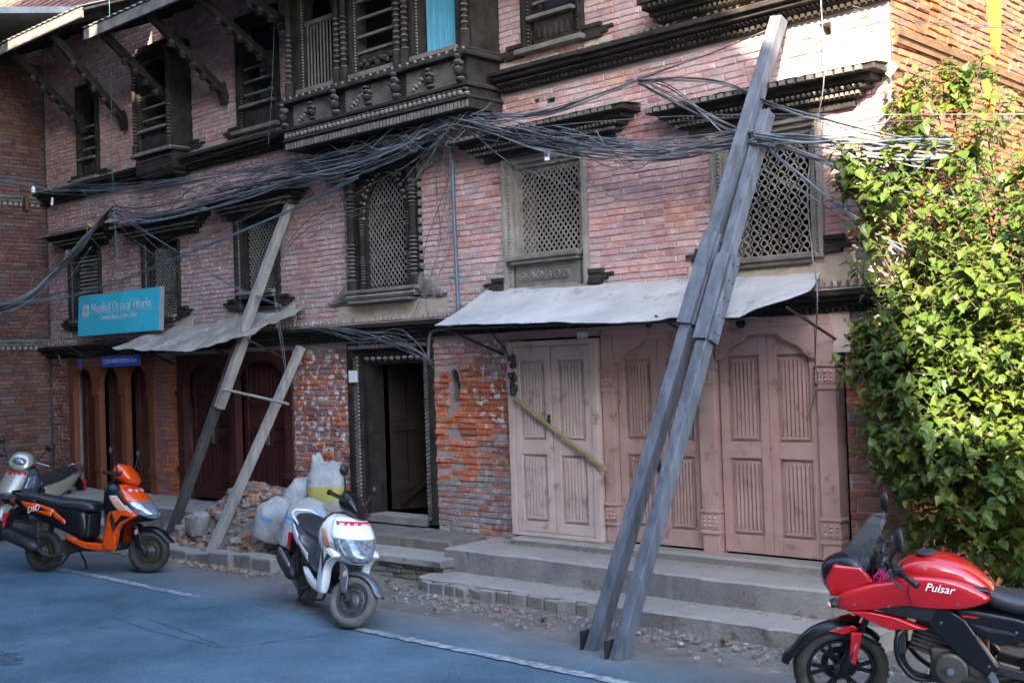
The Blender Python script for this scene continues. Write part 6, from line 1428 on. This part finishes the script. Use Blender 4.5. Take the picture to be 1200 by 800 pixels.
        m = MB(); m.beam((.42,s_*.10,.40),(0,s_*.10,.30),.03,.06); B(m,'swingarm','dark_metal',bevel=.008)
    m = MB(); sect(m, [(-.46,.90,.07,.03),(-.54,.925,.05,.02)], 12); B(m,'tail_lamp','red_lens',smooth=True)
    m = MB(); m.sheet([[(-.40,v*.08,.86) for v in (-1,0,1)],[(-.56,v*.07,.66) for v in (-1,0,1)],[(-.60,v*.07,.5) for v in (-1,0,1)]]); B(m,'rear_mudguard','black_plastic',solid=.008)
    # engine
    m = MB(); m.box(.46,.80,-.12,.12,.30,.52); m.box(.60,.80,-.09,.09,.52,.62); m.hexa([(.72,-.085,.42),(.90,-.085,.48),(.90,.085,.48),(.72,.085,.42),(.66,-.085,.62),(.84,-.085,.70),(.84,.085,.70),(.66,.085,.62)])
    B(m,'engine','engine_metal',bevel=.02)
    m = MB()
    for k in range(7): d = Vector((-.06,0,.2))*(k/7); m.hexa([tuple(Vector(q)+d) for q in ((.70,-.10,.44),(.92,-.10,.505),(.92,.10,.505),(.70,.10,.44),(.697,-.10,.452),(.917,-.10,.517),(.917,.10,.517),(.697,.10,.452))])
    B(m,'cooling_fin','engine_metal')
    for s_ in (-1,1): m = MB(); m.lathe([(.10,0),(.10,.03),(.085,.045),(.03,.048),(.03,.06),(.001,.06)], (.68,s_*.12,.40), (0,s_,0), 24); m.lathe([(.06,0),(.06,.025),(.001,.03)], (.52,s_*.12,.42), (0,s_,0), 18); B(m,'engine_cover','engine_metal')
    m = MB(); m.lathe([(.001,.001),(.022,0),(.022,.012),(.001,.014)], (.68,.182,.40), (0,1,0), 16); B(m,'cover_badge','steel')
    m = MB(); m.tube(spline([(.86,-.03,.50),(.98,-.05,.42),(.92,-.08,.26),(.66,-.10,.22),(.30,-.14,.24)],6),.022,10); m.lathe([(.03,0),(.06,.06),(.065,.40),(.05,.46),(.001,.46)], (.30,-.16,.25), (-.9,-.05,.3), 16); B(m,'exhaust','dark_metal',smooth=True)
    for s_ in (-1,1): m = MB(); m.tube(spline([(.90,s_*.09,.66),(.98,s_*.17,.60),(.98,s_*.19,.46),(.90,s_*.17,.34),(.80,s_*.09,.30)],6),.016,10); B(m,'crash_guard','black_paint',smooth=True)
    m = MB(); pillow(m, [(.82,.30),(.55,.25),(.42,.26),(.46,.30),(.80,.36)], 0, .10); B(m,'belly_pan','black_plastic',bevel=.01)
    m = MB(); m.tube([(.46,.12,.26),(.40,.27,.02)],.013,8); m.box(.36,.44,.25,.30,.0,.02); B(m,'side_stand','dark_metal')
    m = MB(); m.box(.94,1.0,-.10,.10,.46,.68); B(m,'radiator','dark_metal',bevel=.006)
    # clip-on bars and mirrors
    for s_ in (-1,1):
        m = MB(); m.tube([(1.05,s_*.09,1.04),(1.03,s_*.17,1.06),(.97,s_*.28,1.05)],.014,10); m.tube([(.985,s_*.25,1.052),(.93,s_*.37,1.04)],.019,10); m.lathe([(.021,0),(.021,.03),(.001,.03)],(.93,s_*.37,1.04),(-.42,s_*.9,-.08),10); g = B(m,'handlebar','black_plastic',ST,smooth=True)
        m = MB(); m.box(.97,1.03,s_*.215-.03,s_*.215+.03,1.03,1.08); B(m,'switchgear','black_plastic',ST,bevel=.006)
        m = MB(); m.tube(spline([(1.05,s_*.20,1.055),(1.05,s_*.28,1.04),(1.0,s_*.38,1.01)],4),.007,6); B(m,'lever','dark_metal',ST)
        m = MB(); m.tube(spline([(1.03,s_*.21,1.07),(1.04,s_*.25,1.15),(1.0,s_*.29,1.24)],4),.009,8); ms = B(m,'mirror_stem','black_plastic',ST,smooth=True)
        m = MB(); m.loft([ring((.99+dx,s_*.315,1.29), Vector((0,1,.35*s_)), Vector((0,-.35*s_,1)), .05*k, .075*k, 2.8, 18) for dx,k in ((-.014,.9),(-.01,1),(.01,.92),(.03,.5))]); B(m,'mirror_housing','black_plastic',ST,smooth=True,par=ms)
        m = MB(); m.add(ring((.975,s_*.315,1.29), Vector((0,1,.35*s_)), Vector((0,-.35*s_,1)), .042, .064, 2.8, 18),[tuple(range(18))]); B(m,'mirror_glass','mirror',ST,par=ms)
    m = MB(); m.box(1.06,1.12,-.17,-.11,1.09,1.14); B(m,'fluid_reservoir','black_paint',ST,bevel=.006)
    m = MB()
    for k in range(4): m.tube(spline([(1.04,.18-.09*k,1.05),(1.12,.1-.05*k,1.0),(1.10,.05,.85),(1.0,.06,.7)],4),.006,5)
    B(m,'control_cable','black_plastic',smooth=True)
    return root
fm = Vector((-3.57,-2.38,0)); hd = R(200)
motorcycle(Vector((fm.x-1.28*math.cos(hd),fm.y-1.28*math.sin(hd),.014)), hd, R(-9), R(14), 'red and black sports motorcycle parked before the leafy shrub')
